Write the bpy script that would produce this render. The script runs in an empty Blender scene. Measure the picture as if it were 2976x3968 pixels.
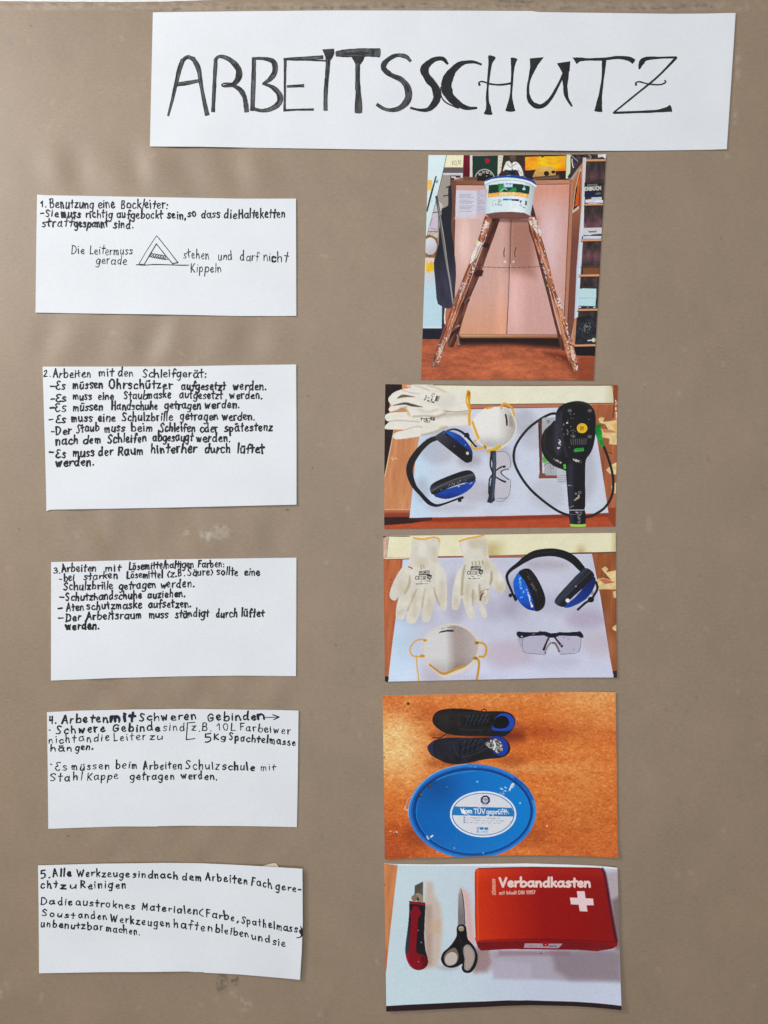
import bpy, math, random
import numpy as np
from mathutils import Vector
from mathutils.geometry import tessellate_polygon

# ------------------------------------------------------------------ camera, world, lamps, exposure
S = 0.000167            # metres of poster per unit of the tracing grid (2976 x 3968 units fill the frame)
ZC = 1.35               # height of the picture centre on the wall
D = 0.60                # camera distance
scene = bpy.context.scene
cam = bpy.data.cameras.new('camera')
cam.sensor_fit = 'VERTICAL'; cam.sensor_height = 36.0
cam.lens = 18.0 / (1984 * S / D)
cam.clip_start = 0.01; cam.clip_end = 50
cam_o = bpy.data.objects.new('camera', cam)
cam_o.location = (0, -D, ZC); cam_o.rotation_euler = (math.radians(90), 0, 0)
scene.collection.objects.link(cam_o); scene.camera = cam_o

world = bpy.data.worlds.new('World'); scene.world = world
world.use_nodes = True
bg = world.node_tree.nodes['Background']
# dim surround with an added soft glow behind the camera for frontal fill and sheen
_nt = world.node_tree; _tc = _nt.nodes.new('ShaderNodeTexCoord'); _dt = _nt.nodes.new('ShaderNodeVectorMath'); _dt.operation = 'DOT_PRODUCT'; _mr = _nt.nodes.new('ShaderNodeMapRange')
_mr.interpolation_type = 'SMOOTHSTEP'
_dt.inputs[1].default_value = Vector((-0.08, -0.96, 0.10)).normalized()
_nt.links.new(_tc.outputs['Generated'], _dt.inputs[0]); _nt.links.new(_dt.outputs['Value'], _mr.inputs[0])
_mr.inputs[1].default_value = 0.76; _mr.inputs[2].default_value = 1.0; _mr.inputs[3].default_value = 0.12; _mr.inputs[4].default_value = 2.1
_nt.links.new(_mr.outputs[0], bg.inputs[1])
bg.inputs[0].default_value = (0.92, 0.96, 1.0, 1)

def area(name, loc, target, sx, sy, energy, color):
    l = bpy.data.lights.new(name, 'AREA'); l.shape = 'RECTANGLE'; l.size = sx; l.size_y = sy
    l.energy = energy; l.color = color
    o = bpy.data.objects.new(name, l); o.location = loc
    o.rotation_euler = (Vector(target) - Vector(loc)).to_track_quat('-Z', 'Y').to_euler()
    scene.collection.objects.link(o)
area('window_light', (-0.90, -0.85, 1.95), (0.0, 0, ZC), 0.32, 0.45, 9.6, (1.0, 0.985, 0.955))

scene.view_settings.view_transform = 'Standard'; scene.view_settings.look = 'None'
scene.view_settings.exposure = 0.12; scene.view_settings.gamma = 1
scene.view_settings.use_curve_mapping = False
scene.cycles.max_bounces = 6

# ------------------------------------------------------------------ helpers
C = scene.collection
rng = random.Random(7)
def lin(c):
    c = np.asarray(c, dtype=np.float64) / 255.0
    return np.where(c <= 0.04045, c / 12.92, ((np.maximum(c, 0) + 0.055) / 1.055) ** 2.4)

_h = np.random.RandomState(11).rand(256, 256)
def vnoise(x, y):
    xi = np.floor(x).astype(int); yi = np.floor(y).astype(int)
    fx = x - xi; fy = y - yi
    fx = fx * fx * (3 - 2 * fx); fy = fy * fy * (3 - 2 * fy)
    a = _h[yi & 255, xi & 255]; b = _h[yi & 255, (xi + 1) & 255]
    c = _h[(yi + 1) & 255, xi & 255]; d = _h[(yi + 1) & 255, (xi + 1) & 255]
    return (a * (1 - fx) + b * fx) * (1 - fy) + (c * (1 - fx) + d * fx) * fy
def fbm(x, y, o=4):
    t = 0; a = 0.5; n = 0
    for i in range(o):
        t = t + a * vnoise(x * 2 ** i + 17.3 * i, y * 2 ** i + 5.1 * i); n += a; a *= 0.5
    return t / n - 0.5                      # about -0.4 .. 0.4

def sm(pts, n=5, closed=False):
    """Catmull-Rom through the points (any number of components)."""
    P = [np.array(p, float) for p in pts]
    if len(P) < 3: return [tuple(p) for p in P]
    m = len(P); out = []
    for i in range(m if closed else m - 1):
        if closed: a, b, c, d = P[i - 1], P[i], P[(i + 1) % m], P[(i + 2) % m]
        else: a, b, c, d = P[max(i - 1, 0)], P[i], P[i + 1], P[min(i + 2, m - 1)]
        for k in range(n):
            t = k / n
            out.append(0.5 * (2 * b + (c - a) * t + (2 * a - 5 * b + 4 * c - d) * t * t + (3 * b - a - 3 * c + d) * t ** 3))
    if not closed: out.append(P[-1])
    return [tuple(p) for p in out]

def W(px, py, h=0.0):
    """tracing grid + height in metres above the backing paper -> world."""
    return ((px - 1488) * S, -h, ZC + (1984 - py) * S)

def link(name, verts, faces, mats, parent=None, loc=(0, 0, 0), fm=None, smooth=False):
    loc = np.array(loc, float)
    me = bpy.data.meshes.new(name)
    v = np.asarray(verts, float) - loc
    if isinstance(faces, np.ndarray):
        me.vertices.add(len(v)); me.vertices.foreach_set('co', v.astype(np.float32).ravel())
        nf = len(faces); k = faces.shape[1]
        me.loops.add(nf * k); me.loops.foreach_set('vertex_index', faces.astype(np.int32).ravel())
        me.polygons.add(nf); me.polygons.foreach_set('loop_start', np.arange(0, nf * k, k, dtype=np.int32))
        me.update(calc_edges=True)
    else:
        me.from_pydata([tuple(p) for p in v], [], faces)
    for m in mats: me.materials.append(m)
    if fm is not None: me.polygons.foreach_set('material_index', np.asarray(fm, dtype=np.int32))
    if isinstance(smooth, int) and not isinstance(smooth, bool):
        u = np.zeros(len(me.polygons), dtype=bool); u[:smooth] = True; me.polygons.foreach_set('use_smooth', u)
    elif not smooth: me.polygons.foreach_set('use_smooth', np.zeros(len(me.polygons), dtype=bool))
    else: me.polygons.foreach_set('use_smooth', np.ones(len(me.polygons), dtype=bool))
    o = bpy.data.objects.new(name, me); C.objects.link(o)
    if parent is not None: o.parent = parent
    else: o.location = tuple(loc)
    return o
def tag(o, label, cat, group=None):
    o['label'] = label; o['category'] = cat
    if group: o['group'] = group
    return o
def set_colors(o, cols):
    a = o.data.color_attributes.new('pigment', 'FLOAT_COLOR', 'POINT')
    c = np.ones((len(cols), 4), np.float32); c[:, :3] = cols
    a.data.foreach_set('color', c.ravel())

# ------------------------------------------------------------------ materials
def mat(name):
    m = bpy.data.materials.new(name); m.use_nodes = True
    nt = m.node_tree; b = nt.nodes['Principled BSDF']
    return m, nt, b
def node(nt, t, **kw):
    n = nt.nodes.new(t)
    for k, v in kw.items(): setattr(n, k, v)
    return n
def tex(nt, scale, detail=6, rough=0.6, dist=0.0, stretch=(1, 1, 1)):
    tc = node(nt, 'ShaderNodeNewGeometry'); mp = node(nt, 'ShaderNodeMapping')
    mp.inputs['Scale'].default_value = stretch
    nt.links.new(tc.outputs['Position'], mp.inputs['Vector'])
    n = node(nt, 'ShaderNodeTexNoise'); n.inputs['Scale'].default_value = scale
    n.inputs['Detail'].default_value = detail; n.inputs['Roughness'].default_value = rough
    n.inputs['Distortion'].default_value = dist
    nt.links.new(mp.outputs['Vector'], n.inputs['Vector'])
    return n
def ramp(nt, src, lo, hi, c0, c1):
    r = node(nt, 'ShaderNodeMapRange'); r.inputs[1].default_value = lo; r.inputs[2].default_value = hi
    r.inputs[3].default_value = c0; r.inputs[4].default_value = c1
    nt.links.new(src, r.inputs[0]); return r.outputs[0]
def bump(nt, b, src, strength, dist):
    n = node(nt, 'ShaderNodeBump'); n.inputs['Strength'].default_value = strength; n.inputs['Distance'].default_value = dist
    nt.links.new(src, n.inputs['Height']); nt.links.new(n.outputs['Normal'], b.inputs['Normal'])
def colour_times(nt, b, col_socket, factors):
    cur = col_socket
    for f in factors:
        v = node(nt, 'ShaderNodeVectorMath', operation='SCALE')
        nt.links.new(cur, v.inputs[0]); nt.links.new(f, v.inputs['Scale']); cur = v.outputs[0]
    nt.links.new(cur, b.inputs['Base Color'])

# brown kraft backing paper: pigment painted per vertex (stains, dirt) times fibre noise
KRAFT, nt, b = mat('kraft_paper')
at = node(nt, 'ShaderNodeAttribute', attribute_name='pigment')
f1 = tex(nt, 1500, 4, 0.7); f2 = tex(nt, 330, 6, 0.65, 0.4, (1, 1, 2.2)); f3 = tex(nt, 26, 5, 0.6, 0.5)
colour_times(nt, b, at.outputs['Color'], [ramp(nt, f1.outputs[0], 0.25, 0.75, 0.84, 1.16), ramp(nt, f2.outputs[0], 0.3, 0.7, 0.90, 1.10), ramp(nt, f3.outputs[0], 0.3, 0.7, 0.95, 1.05)])
b.inputs['Roughness'].default_value = 0.46; b.inputs['Specular IOR Level'].default_value = 0.7
bump(nt, b, f2.outputs[0], 0.16, 0.0005)
# white card
PAPER, nt, b = mat('white_paper')
f1 = tex(nt, 900, 4, 0.7); f2 = tex(nt, 24, 3, 0.5)
rgb = node(nt, 'ShaderNodeRGB'); rgb.outputs[0].default_value = (0.81, 0.825, 0.85, 1)
colour_times(nt, b, rgb.outputs[0], [ramp(nt, f1.outputs[0], 0.3, 0.7, 0.955, 1.03), ramp(nt, f2.outputs[0], 0.3, 0.7, 0.965, 1.02)])
b.inputs['Roughness'].default_value = 0.7; b.inputs['Specular IOR Level'].default_value = 0.25
bump(nt, b, f1.outputs[0], 0.05, 0.0004)
# photo paper with printed pigment
PRINT, nt, b = mat('photo_print_pigment')
at = node(nt, 'ShaderNodeAttribute', attribute_name='pigment')
f1 = tex(nt, 1100, 3, 0.7)
colour_times(nt, b, at.outputs['Color'], [ramp(nt, f1.outputs[0], 0.25, 0.75, 0.97, 1.03)])
b.inputs['Roughness'].default_value = 0.36; b.inputs['Specular IOR Level'].default_value = 0.12
# marker inks
def ink(name, lo, hi, tint=(1, 1, 1.05), scale=420, stretch=(1, 1, 1), rough=0.55):
    m, nt, b = mat(name)
    f = tex(nt, scale, 5, 0.7, 0.6, stretch)
    rgb = node(nt, 'ShaderNodeRGB'); rgb.outputs[0].default_value = (*tint, 1)
    colour_times(nt, b, rgb.outputs[0], [ramp(nt, f.outputs[0], 0.32, 0.68, lo, hi)])
    b.inputs['Roughness'].default_value = rough; b.inputs['Specular IOR Level'].default_value = 0.25
    return m
INK = ink('marker_ink', 0.007, 0.022)
PENCIL = ink('fineliner_ink', 0.012, 0.05)
BLUEINK = ink('blue_black_ink', 0.010, 0.03, (0.75, 0.6, 1.9))
WASH = ink('washed_marker_ink', 0.008, 0.16, (1, 1.02, 1.05), 170, (1.0, 1, 0.28))
WASHDARK = ink('marker_ink_edge', 0.010, 0.05, (1, 1, 1.05), 200)
TITLEINK = ink('solid_title_ink', 0.008, 0.028, (1, 1, 1.05), 260)
# plaster wall
WALL, nt, b = mat('white_plaster')
f1 = tex(nt, 120, 6, 0.65); rgb = node(nt, 'ShaderNodeRGB'); rgb.outputs[0].default_value = (0.80, 0.81, 0.80, 1)
colour_times(nt, b, rgb.outputs[0], [ramp(nt, f1.outputs[0], 0.3, 0.7, 0.95, 1.04)])
b.inputs['Roughness'].default_value = 0.9; bump(nt, b, f1.outputs[0], 0.5, 0.002)
TAPE, nt, b = mat('masking_tape')
f1 = tex(nt, 500, 4, 0.6); rgb = node(nt, 'ShaderNodeRGB'); rgb.outputs[0].default_value = (0.72, 0.62, 0.50, 1)
colour_times(nt, b, rgb.outputs[0], [ramp(nt, f1.outputs[0], 0.3, 0.7, 0.93, 1.05)])

# ------------------------------------------------------------------ painter: pigment evaluated at the vertices of a sheet
def arc_resample(pts, t):
    p = np.array(pts, float); d = np.r_[0, np.cumsum(np.hypot(*np.diff(p, axis=0).T))]; d /= d[-1]
    return np.c_[np.interp(t, d, p[:, 0]), np.interp(t, d, p[:, 1])]
def coons(top, right, bottom, left, us, vs):
    """top, bottom run left->right, left and right run top->bottom."""
    T = arc_resample(top, us); B = arc_resample(bottom, us); L = arc_resample(left, vs); R = arc_resample(right, vs)
    u = us[None, :, None]; v = vs[:, None, None]
    return (1 - v) * T[None] + v * B[None] + (1 - u) * L[:, None] + u * R[:, None] \
        - ((1 - u) * (1 - v) * T[0] + u * (1 - v) * T[-1] + (1 - u) * v * B[0] + u * v * B[-1])

class Canvas:
    def __init__(s, X, Y, base):
        s.X, s.Y = X, Y
        s.col = np.zeros(X.shape + (3,)); s.col[:] = base
        s.ids = np.zeros(X.shape, np.int32); s.keys = [None]; s.cur = 0
        s.xr = X.mean(0); s.yr = Y.mean(1)
        s.slack = max(np.ptp(X, axis=0).max(), np.ptp(Y, axis=1).max()) + 4
        s.aa = abs(s.xr[1] - s.xr[0]) if len(s.xr) > 1 else 4
    def part(s, *key):
        if not key: s.cur = 0
        else:
            if key not in s.keys: s.keys.append(key)
            s.cur = s.keys.index(key)
    def window(s, pts, m):
        p = np.array(pts, float)
        m = m + s.slack
        i0, i1 = np.searchsorted(s.xr, [p[:, 0].min() - m, p[:, 0].max() + m])
        j0, j1 = np.searchsorted(s.yr, [p[:, 1].min() - m, p[:, 1].max() + m])
        return slice(j0, j1), slice(i0, i1)
    def put(s, w, a, col, own):
        if callable(col): col = col(s.X[w], s.Y[w])
        col = np.asarray(col, float)
        s.col[w] = s.col[w] * (1 - a[..., None]) + col * a[..., None]
        if own and s.cur:
            t = s.ids[w]; t[a > 0.5] = s.cur; s.ids[w] = t
    def f(s, pts, col, fe=None, al=1.0, own=None, smooth=0, noise=None):
        """polygon fill with feather fe (tracing units); noise = (amount, scale)."""
        if smooth: pts = sm(pts, smooth, True)
        fe = s.aa * 1.0 if fe is None else fe
        own = (al > 0.8 and fe <= 12) if own is None else own
        w = s.window(pts, fe); X, Y = s.X[w], s.Y[w]
        if X.size == 0: return
        d = np.full(X.shape, 1e9); ins = np.zeros(X.shape, bool)
        n = len(pts)
        for i in range(n):
            x0, y0 = pts[i][:2]; x1, y1 = pts[(i + 1) % n][:2]
            ex, ey = x1 - x0, y1 - y0; L = ex * ex + ey * ey
            if L < 1e-9: continue
            t = np.clip(((X - x0) * ex + (Y - y0) * ey) / L, 0, 1)
            d = np.minimum(d, (X - x0 - t * ex) ** 2 + (Y - y0 - t * ey) ** 2)
            if y0 != y1:
                c = (Y >= min(y0, y1)) & (Y < max(y0, y1))
                ins ^= c & (X < x0 + (Y - y0) * ex / ey)
        d = np.sqrt(d); d = np.where(ins, -d, d)
        a = np.clip(0.5 - d / fe, 0, 1); a = a * a * (3 - 2 * a) * al
        if noise is not None: a = a * np.clip(0.5 + noise[0] * fbm(X / noise[1], Y / noise[1]), 0, 1)
        s.put(w, a, col, own)
    def s_(s, pts, col, w=None, fe=None, al=1.0, own=None, smooth=5, noise=None):
        """stroke of width w, or of the third component of the points."""
        pts = [(p[0], p[1], p[2] if len(p) > 2 else w) for p in pts]
        if smooth and len(pts) > 2: pts = sm(pts, smooth)
        fe = s.aa * 1.0 if fe is None else fe
        own = (al > 0.8 and fe <= 12) if own is None else own
        win = s.window(pts, fe + max(p[2] for p in pts)); X, Y = s.X[win], s.Y[win]
        if X.size == 0: return
        d = np.full(X.shape, 1e9)
        for (x0, y0, w0), (x1, y1, w1) in zip(pts, pts[1:]):
            ex, ey = x1 - x0, y1 - y0; L = ex * ex + ey * ey + 1e-9
            t = np.clip(((X - x0) * ex + (Y - y0) * ey) / L, 0, 1)
            d = np.minimum(d, np.hypot(X - x0 - t * ex, Y - y0 - t * ey) - (w0 + (w1 - w0) * t) / 2)
        a = np.clip(0.5 - d / fe, 0, 1); a = a * a * (3 - 2 * a) * al
        if noise is not None: a = a * np.clip(0.5 + noise[0] * fbm(X / noise[1], Y / noise[1]), 0, 1)
        s.put(win, a, col, own)
    def e(s, cx, cy, rx, ry, col, fe=None, al=1.0, rot=0, own=None, noise=None):
        r = math.radians(rot)
        pts = [(cx + rx * math.cos(t) * math.cos(r) - ry * math.sin(t) * math.sin(r), cy + rx * math.cos(t) * math.sin(r) + ry * math.sin(t) * math.cos(r))
               for t in [k * math.tau / 40 for k in range(40)]]
        s.f(pts, col, fe, al, own, 0, noise)
    def r(s, x0, y0, x1, y1, col, fe=None, al=1.0, own=None, noise=None):
        s.f([(x0, y0), (x1, y0), (x1, y1), (x0, y1)], col, fe, al, own, 0, noise)
    def specks(s, pts, col, n, r0, r1, seed, al=1.0):
        q = random.Random(seed); p = np.array(pts, float)
        lo, hi = p.min(0), p.max(0)
        for i in range(n):
            k = [q.random() ** 1 for _ in pts]; t = sum(k)
            x = sum(a * b[0] for a, b in zip(k, pts)) / t; y = sum(a * b[1] for a, b in zip(k, pts)) / t
            x = lo[0] + q.random() * (hi[0] - lo[0]) if q.random() < .0 else x
            rr = r0 + (r1 - r0) * q.random()
            s.s_([(x, y), (x + q.uniform(-2, 2) * rr, y + q.uniform(-2, 2) * rr)], col, rr, own=False, al=al)
    def text(s, txt, x0, x1, y0, y1, xh, w, col, up=None, fe=None):
        for st in layout(txt, x0, x1, y0, y1, xh, jit=0, up=up):
            s.s_([(p[0], p[1], w) for p in st], col, w, own=False, smooth=0, fe=fe)

# ------------------------------------------------------------------ one-line hand lettering
def _o(cx, cy, rx, ry, a0=100, a1=460, n=14):
    return [(cx + rx * math.cos(math.radians(a0 + (a1 - a0) * k / n)), cy + ry * math.sin(math.radians(a0 + (a1 - a0) * k / n))) for k in range(n + 1)]
_bowl = [(.72, .82), (.42, .98), (.12, .72), (.1, .28), (.34, .02), (.62, .2), (.73, .55)]
G = {
 'a': (.95, [_bowl, [(.75, .98), (.73, .35), (.86, .02)]]),
 'b': (.86, [[(.1, 1.75), (.11, .05)], [(.11, .5), (.4, .95), (.74, .72), (.7, .2), (.38, 0), (.11, .1)]]),
 'c': (.78, [[(.68, .82), (.42, .98), (.12, .62), (.2, .12), (.48, 0), (.72, .15)]]),
 'd': (.92, [[(.7, .78), (.42, .95), (.1, .6), (.18, .1), (.46, .04), (.7, .4)], [(.74, 1.75), (.71, .3), (.78, 0)]]),
 'e': (.80, [[(.12, .46), (.45, .52), (.64, .74), (.44, .99), (.16, .76), (.12, .3), (.38, 0), (.7, .16)]]),
 'f': (.62, [[(.68, 1.5), (.5, 1.74), (.32, 1.45), (.3, .7), (.28, -.05)], [(.05, .82), (.62, .9)]]),
 'g': (.90, [_bowl, [(.75, .98), (.72, -.2), (.5, -.68), (.12, -.55)]]),
 'h': (.86, [[(.1, 1.75), (.12, 0)], [(.12, .5), (.4, .95), (.64, .74), (.7, 0)]]),
 'i': (.34, [[(.14, .95), (.14, 0)], [(.14, 1.36), (.17, 1.42)]]),
 'j': (.34, [[(.2, .95), (.18, -.5), (.0, -.6)], [(.2, 1.36), (.22, 1.42)]]),
 'k': (.76, [[(.1, 1.75), (.1, 0)], [(.62, .98), (.14, .45)], [(.28, .56), (.68, 0)]]),
 'l': (.30, [[(.13, 1.75), (.13, 0)]]),
 'm': (1.14, [[(.08, .95), (.1, 0)], [(.1, .6), (.3, .95), (.46, .76), (.5, 0)], [(.5, .6), (.7, .95), (.9, .76), (.96, 0)]]),
 'n': (.82, [[(.08, .95), (.1, 0)], [(.1, .5), (.38, .95), (.6, .76), (.66, 0)]]),
 'o': (.86, [_o(.42, .49, .33, .48)]),
 'p': (.86, [[(.12, .95), (.1, -.72)], [(.12, .6), (.4, .97), (.72, .68), (.54, .12), (.12, .14)]]),
 'r': (.62, [[(.1, .95), (.12, 0)], [(.12, .5), (.3, .86), (.6, .92)]]),
 's': (.70, [[(.6, .86), (.32, .99), (.12, .76), (.36, .52), (.58, .27), (.34, 0), (.05, .1)]]),
 't': (.62, [[(.32, 1.55), (.3, .5), (.32, .02)], [(.02, .95), (.64, 1.02)]]),
 'u': (.84, [[(.08, .95), (.1, .22), (.34, 0), (.64, .4)], [(.68, .95), (.7, 0)]]),
 'v': (.75, [[(.05, .95), (.36, 0)], [(.36, 0), (.7, .95)]]),
 'w': (1.08, [[(.05, .95), (.27, .04)], [(.27, .04), (.5, .74)], [(.5, .74), (.7, .04)], [(.7, .04), (.96, .95)]]),
 'z': (.75, [[(.08, .92), (.62, .96)], [(.62, .96), (.08, .03)], [(.08, .03), (.68, .04)]]),
 'A': (.95, [[(.02, 0), (.43, 1.65)], [(.43, 1.65), (.82, 0)], [(.18, .58), (.7, .62)]]),
 'B': (.92, [[(.1, 1.62), (.1, 0)], [(.1, 1.6), (.52, 1.58), (.62, 1.2), (.42, .9), (.12, .85)], [(.12, .85), (.6, .78), (.76, .4), (.5, .04), (.1, .02)]]),
 'C': (.95, [[(.82, 1.4), (.5, 1.65), (.12, 1.1), (.16, .3), (.5, 0), (.84, .25)]]),
 'D': (1.02, [[(.1, 1.6), (.1, -.05)], [(.02, 1.6), (.5, 1.55), (.84, 1.0), (.7, .3), (.3, 0), (.02, 0)]]),
 'E': (.85, [[(.68, 1.52), (.36, 1.6), (.14, 1.25), (.42, .88)], [(.42, .88), (.12, .6), (.12, .18), (.4, 0), (.76, .16)]]),
 'F': (.80, [[(.12, 1.62), (.1, 0)], [(.08, 1.6), (.72, 1.64)], [(.1, .86), (.58, .92)]]),
 'G': (1.05, [[(.82, 1.4), (.5, 1.65), (.12, 1.1), (.14, .35), (.46, 0), (.82, .3), (.86, .76)], [(.86, .76), (.5, .78)]]),
 'H': (.98, [[(.1, 1.65), (.1, 0)], [(.78, 1.65), (.78, 0)], [(.1, .82), (.78, .86)]]),
 'I': (.32, [[(.14, 1.62), (.14, 0)]]),
 'K': (.90, [[(.12, 1.65), (.1, 0)], [(.78, 1.62), (.14, .72)], [(.2, .8), (.82, 0)]]),
 'L': (.75, [[(.14, 1.65), (.1, .02)], [(.1, .02), (.66, .06)]]),
 'M': (1.2, [[(.1, 0), (.16, 1.6)], [(.16, 1.6), (.54, .6)], [(.54, .6), (.94, 1.62)], [(.94, 1.62), (1.02, 0)]]),
 'N': (1.0, [[(.1, 0), (.1, 1.62)], [(.1, 1.62), (.8, 0)], [(.8, 0), (.8, 1.62)]]),
 'O': (1.1, [_o(.55, .82, .43, .82)]),
 'P': (.9, [[(.1, 1.62), (.1, 0)], [(.1, 1.6), (.55, 1.58), (.72, 1.2), (.46, .84), (.12, .8)]]),
 'R': (.95, [[(.1, 1.62), (.1, 0)], [(.1, 1.6), (.5, 1.6), (.7, 1.22), (.46, .86), (.12, .8)], [(.3, .8), (.82, 0)]]),
 'S': (.88, [[(.76, 1.42), (.46, 1.65), (.14, 1.3), (.42, .86), (.7, .44), (.44, 0), (.05, .16)]]),
 'T': (.9, [[(.45, 1.6), (.45, 0)], [(.02, 1.6), (.88, 1.6)]]),
 'U': (.98, [[(.1, 1.62), (.1, .4), (.44, 0), (.78, .4), (.8, 1.62)]]),
 'V': (.95, [[(.04, 1.62), (.44, 0)], [(.44, 0), (.86, 1.62)]]),
 'W': (1.4, [[(.04, 1.62), (.36, 0)], [(.36, 0), (.66, 1.2)], [(.66, 1.2), (.94, 0)], [(.94, 0), (1.3, 1.62)]]),
 '0': (.85, [_o(.42, .8, .32, .8)]),
 '1': (.55, [[(.05, 1.1), (.36, 1.6)], [(.36, 1.6), (.36, 0)]]),
 '2': (.8, [[(.1, 1.3), (.4, 1.6), (.62, 1.25), (.3, .5), (.08, .05)], [(.08, .05), (.7, .05)]]),
 '3': (.75, [[(.1, 1.45), (.42, 1.6), (.6, 1.25), (.3, .9)], [(.3, .9), (.66, .65), (.5, .1), (.05, .1)]]),
 '4': (.85, [[(.2, 1.6), (.08, .78)], [(.08, .78), (.7, .72)], [(.76, 1.6), (.62, 0)]]),
 '5': (.8, [[(.7, 1.6), (.15, 1.55)], [(.15, 1.55), (.12, .95)], [(.12, .95), (.6, .9), (.66, .3), (.3, 0), (.04, .1)]]),
 '7': (.75, [[(.05, 1.6), (.68, 1.6)], [(.68, 1.6), (.25, 0)]]),
 '.': (.4, [[(.16, .0), (.2, .05)]]), ',': (.35, [[(.2, .1), (.1, -.35)]]), ':': (.4, [[(.16, .05), (.2, .1)], [(.18, .72), (.22, .78)]]),
 '-': (.6, [[(.05, .5), (.55, .53)]]), '!': (.35, [[(.15, 1.62), (.15, .5)], [(.15, .02), (.16, .06)]]),
 '(': (.45, [[(.4, 1.3), (.12, .9), (.12, .35), (.4, -.05)]]), ')': (.45, [[(.05, 1.3), (.3, .9), (.3, .35), (.05, -.05)]]),
 '[': (.6, [[(.6, 1.6), (.1, 1.55)], [(.1, 1.55), (.05, -.4)], [(.05, -.4), (.6, -.35)]]), '*': (.4, [[(.12, .6), (.26, .52)]]), ' ': (.5, []),
}
_dots = [[(.2, 1.36), (.26, 1.44)], [(.54, 1.38), (.6, 1.46)]]
for u_, b_ in (('ä', 'a'), ('ö', 'o'), ('ü', 'u')): G[u_] = (G[b_][0], G[b_][1] + _dots)
for u_, b_ in (('Ü', 'U'), ('Ö', 'O')): G[u_] = (G[b_][0], G[b_][1] + [[(.28, 1.95), (.3, 2.0)], [(.62, 1.95), (.64, 2.0)]])

def layout(txt, x0, x1, y0, y1, xh, jit=1.0, up=None, slant=0.0, sb=None):
    """strokes of a word between x0 and x1 on the base line y0 -> y1; xh = height of a small letter. up: unit vector, for turned text."""
    sb = (0.17 if jit else 0.05) if sb is None else sb
    adv = [(G[c][0] + sb) * xh for c in txt]; last = (G[txt[-1]][0] * 0.12 + sb) * xh
    first = xh * 0.06
    L = math.hypot(x1 - x0, y1 - y0) if up is not None else x1 - x0
    k = L / max(sum(adv) - last - first, 1e-6)
    out = []; cx = -first * k
    for c, a in zip(txt, adv):
        q = rng if jit else None
        ro = rng.gauss(0, .06) * jit if jit else 0; sc = 1 + (rng.gauss(0, .055) * jit if jit else 0); dy = rng.gauss(0, .05) * xh * jit if jit else 0
        kk = 0.97 * k * (1 + (rng.gauss(0, .05) * jit if jit else 0))
        for st in G[c][1]:
            pts = sm([(p[0] + (rng.gauss(0, .032) * jit if jit else 0), p[1] + (rng.gauss(0, .032) * jit if jit else 0)) for p in st], 5)
            res = []
            for x, y in pts:
                gx = x * xh * kk + (y * slant) * xh; gy = y * xh * sc + dy
                gx, gy = gx - gy * ro, gy + gx * ro
                X = cx + gx
                if up is None: res.append((x0 + X, y0 + (y1 - y0) * X / max(L, 1e-6) - gy))
                else:
                    dx, dy_ = (x1 - x0) / L, (y1 - y0) / L
                    res.append((x0 + dx * X + up[0] * gy, y0 + dy_ * X + up[1] * gy))
            out.append(res)
        cx += a * k
    return out

class Ribbons:
    """ink strokes as thin flat ribbons lying on a sheet; zf(px, py) is the sheet's height."""
    def __init__(s, zf): s.v, s.f, s.m, s.zf, s.n = [], [], [], zf, 0
    def add(s, pts, mi=0, lift=0.00007, wob=0.10, cap=1.0):
        """pts: (x, y, width) in tracing units."""
        p = [np.array(q, float) for q in pts]
        p = [q for i, q in enumerate(p) if i == 0 or np.hypot(*(q[:2] - p[i - 1][:2])) > 0.15]
        if len(p) == 1: p.append(p[0] + np.array([0.6, 0.2, 0]))
        s.n += 1; base = lift + (s.n % 9) * 0.000006
        c = []
        ph = rng.random() * 10
        rows = []
        for i, q in enumerate(p):
            d = (p[min(i + 1, len(p) - 1)] - p[max(i - 1, 0)])[:2]; d /= (np.hypot(*d) + 1e-9)
            nrm = np.array([-d[1], d[0]])
            w = q[2] / 2 * (1 + wob * math.sin(ph + i * 0.9) * 0.6 + wob * rng.uniform(-.5, .5))
            rows.append((q[:2], d, nrm, w))
        def V(xy, k):
            s.v.append(W(xy[0], xy[1], s.zf(xy[0], xy[1]) + base + k * 0.0000008)); return len(s.v) - 1
        K = 0
        # start cap
        q, d, nr, w = rows[0]
        caps = [V(q + w * (-d * math.sin(t) * cap + nr * math.cos(t)), 0) for t in (math.pi * .25, math.pi * .5, math.pi * .75)]
        prev = None
        for i, (q, d, nr, w) in enumerate(rows):
            a, b = V(q + nr * w, i), V(q - nr * w, i)
            if prev is None: s.f.append([a] + caps + [b]); s.m.append(mi)
            else: s.f.append([prev[0], a, b, prev[1]]); s.m.append(mi)
            prev = (a, b)
        caps = [V(q + w * (d * math.sin(t) * cap + nr * math.cos(t)), len(rows)) for t in (math.pi * .25, math.pi * .5, math.pi * .75)]
        s.f.append([prev[1]] + caps[::-1] + [prev[0]]); s.m.append(mi)
    def poly(s, pts, mi=0, lift=0.00007):
        s.n += 1; base = lift + (s.n % 9) * 0.000006
        i0 = len(s.v)
        for x, y in pts: s.v.append(W(x, y, s.zf(x, y) + base))
        for t in tessellate_polygon([[Vector((x, y, 0)) for x, y in pts]]):
            s.f.append([i0 + k for k in t]); s.m.append(mi)
    def build(s, name, mats, parent, loc): return link(name, s.v, s.f, mats, parent, loc, s.m)

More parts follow.
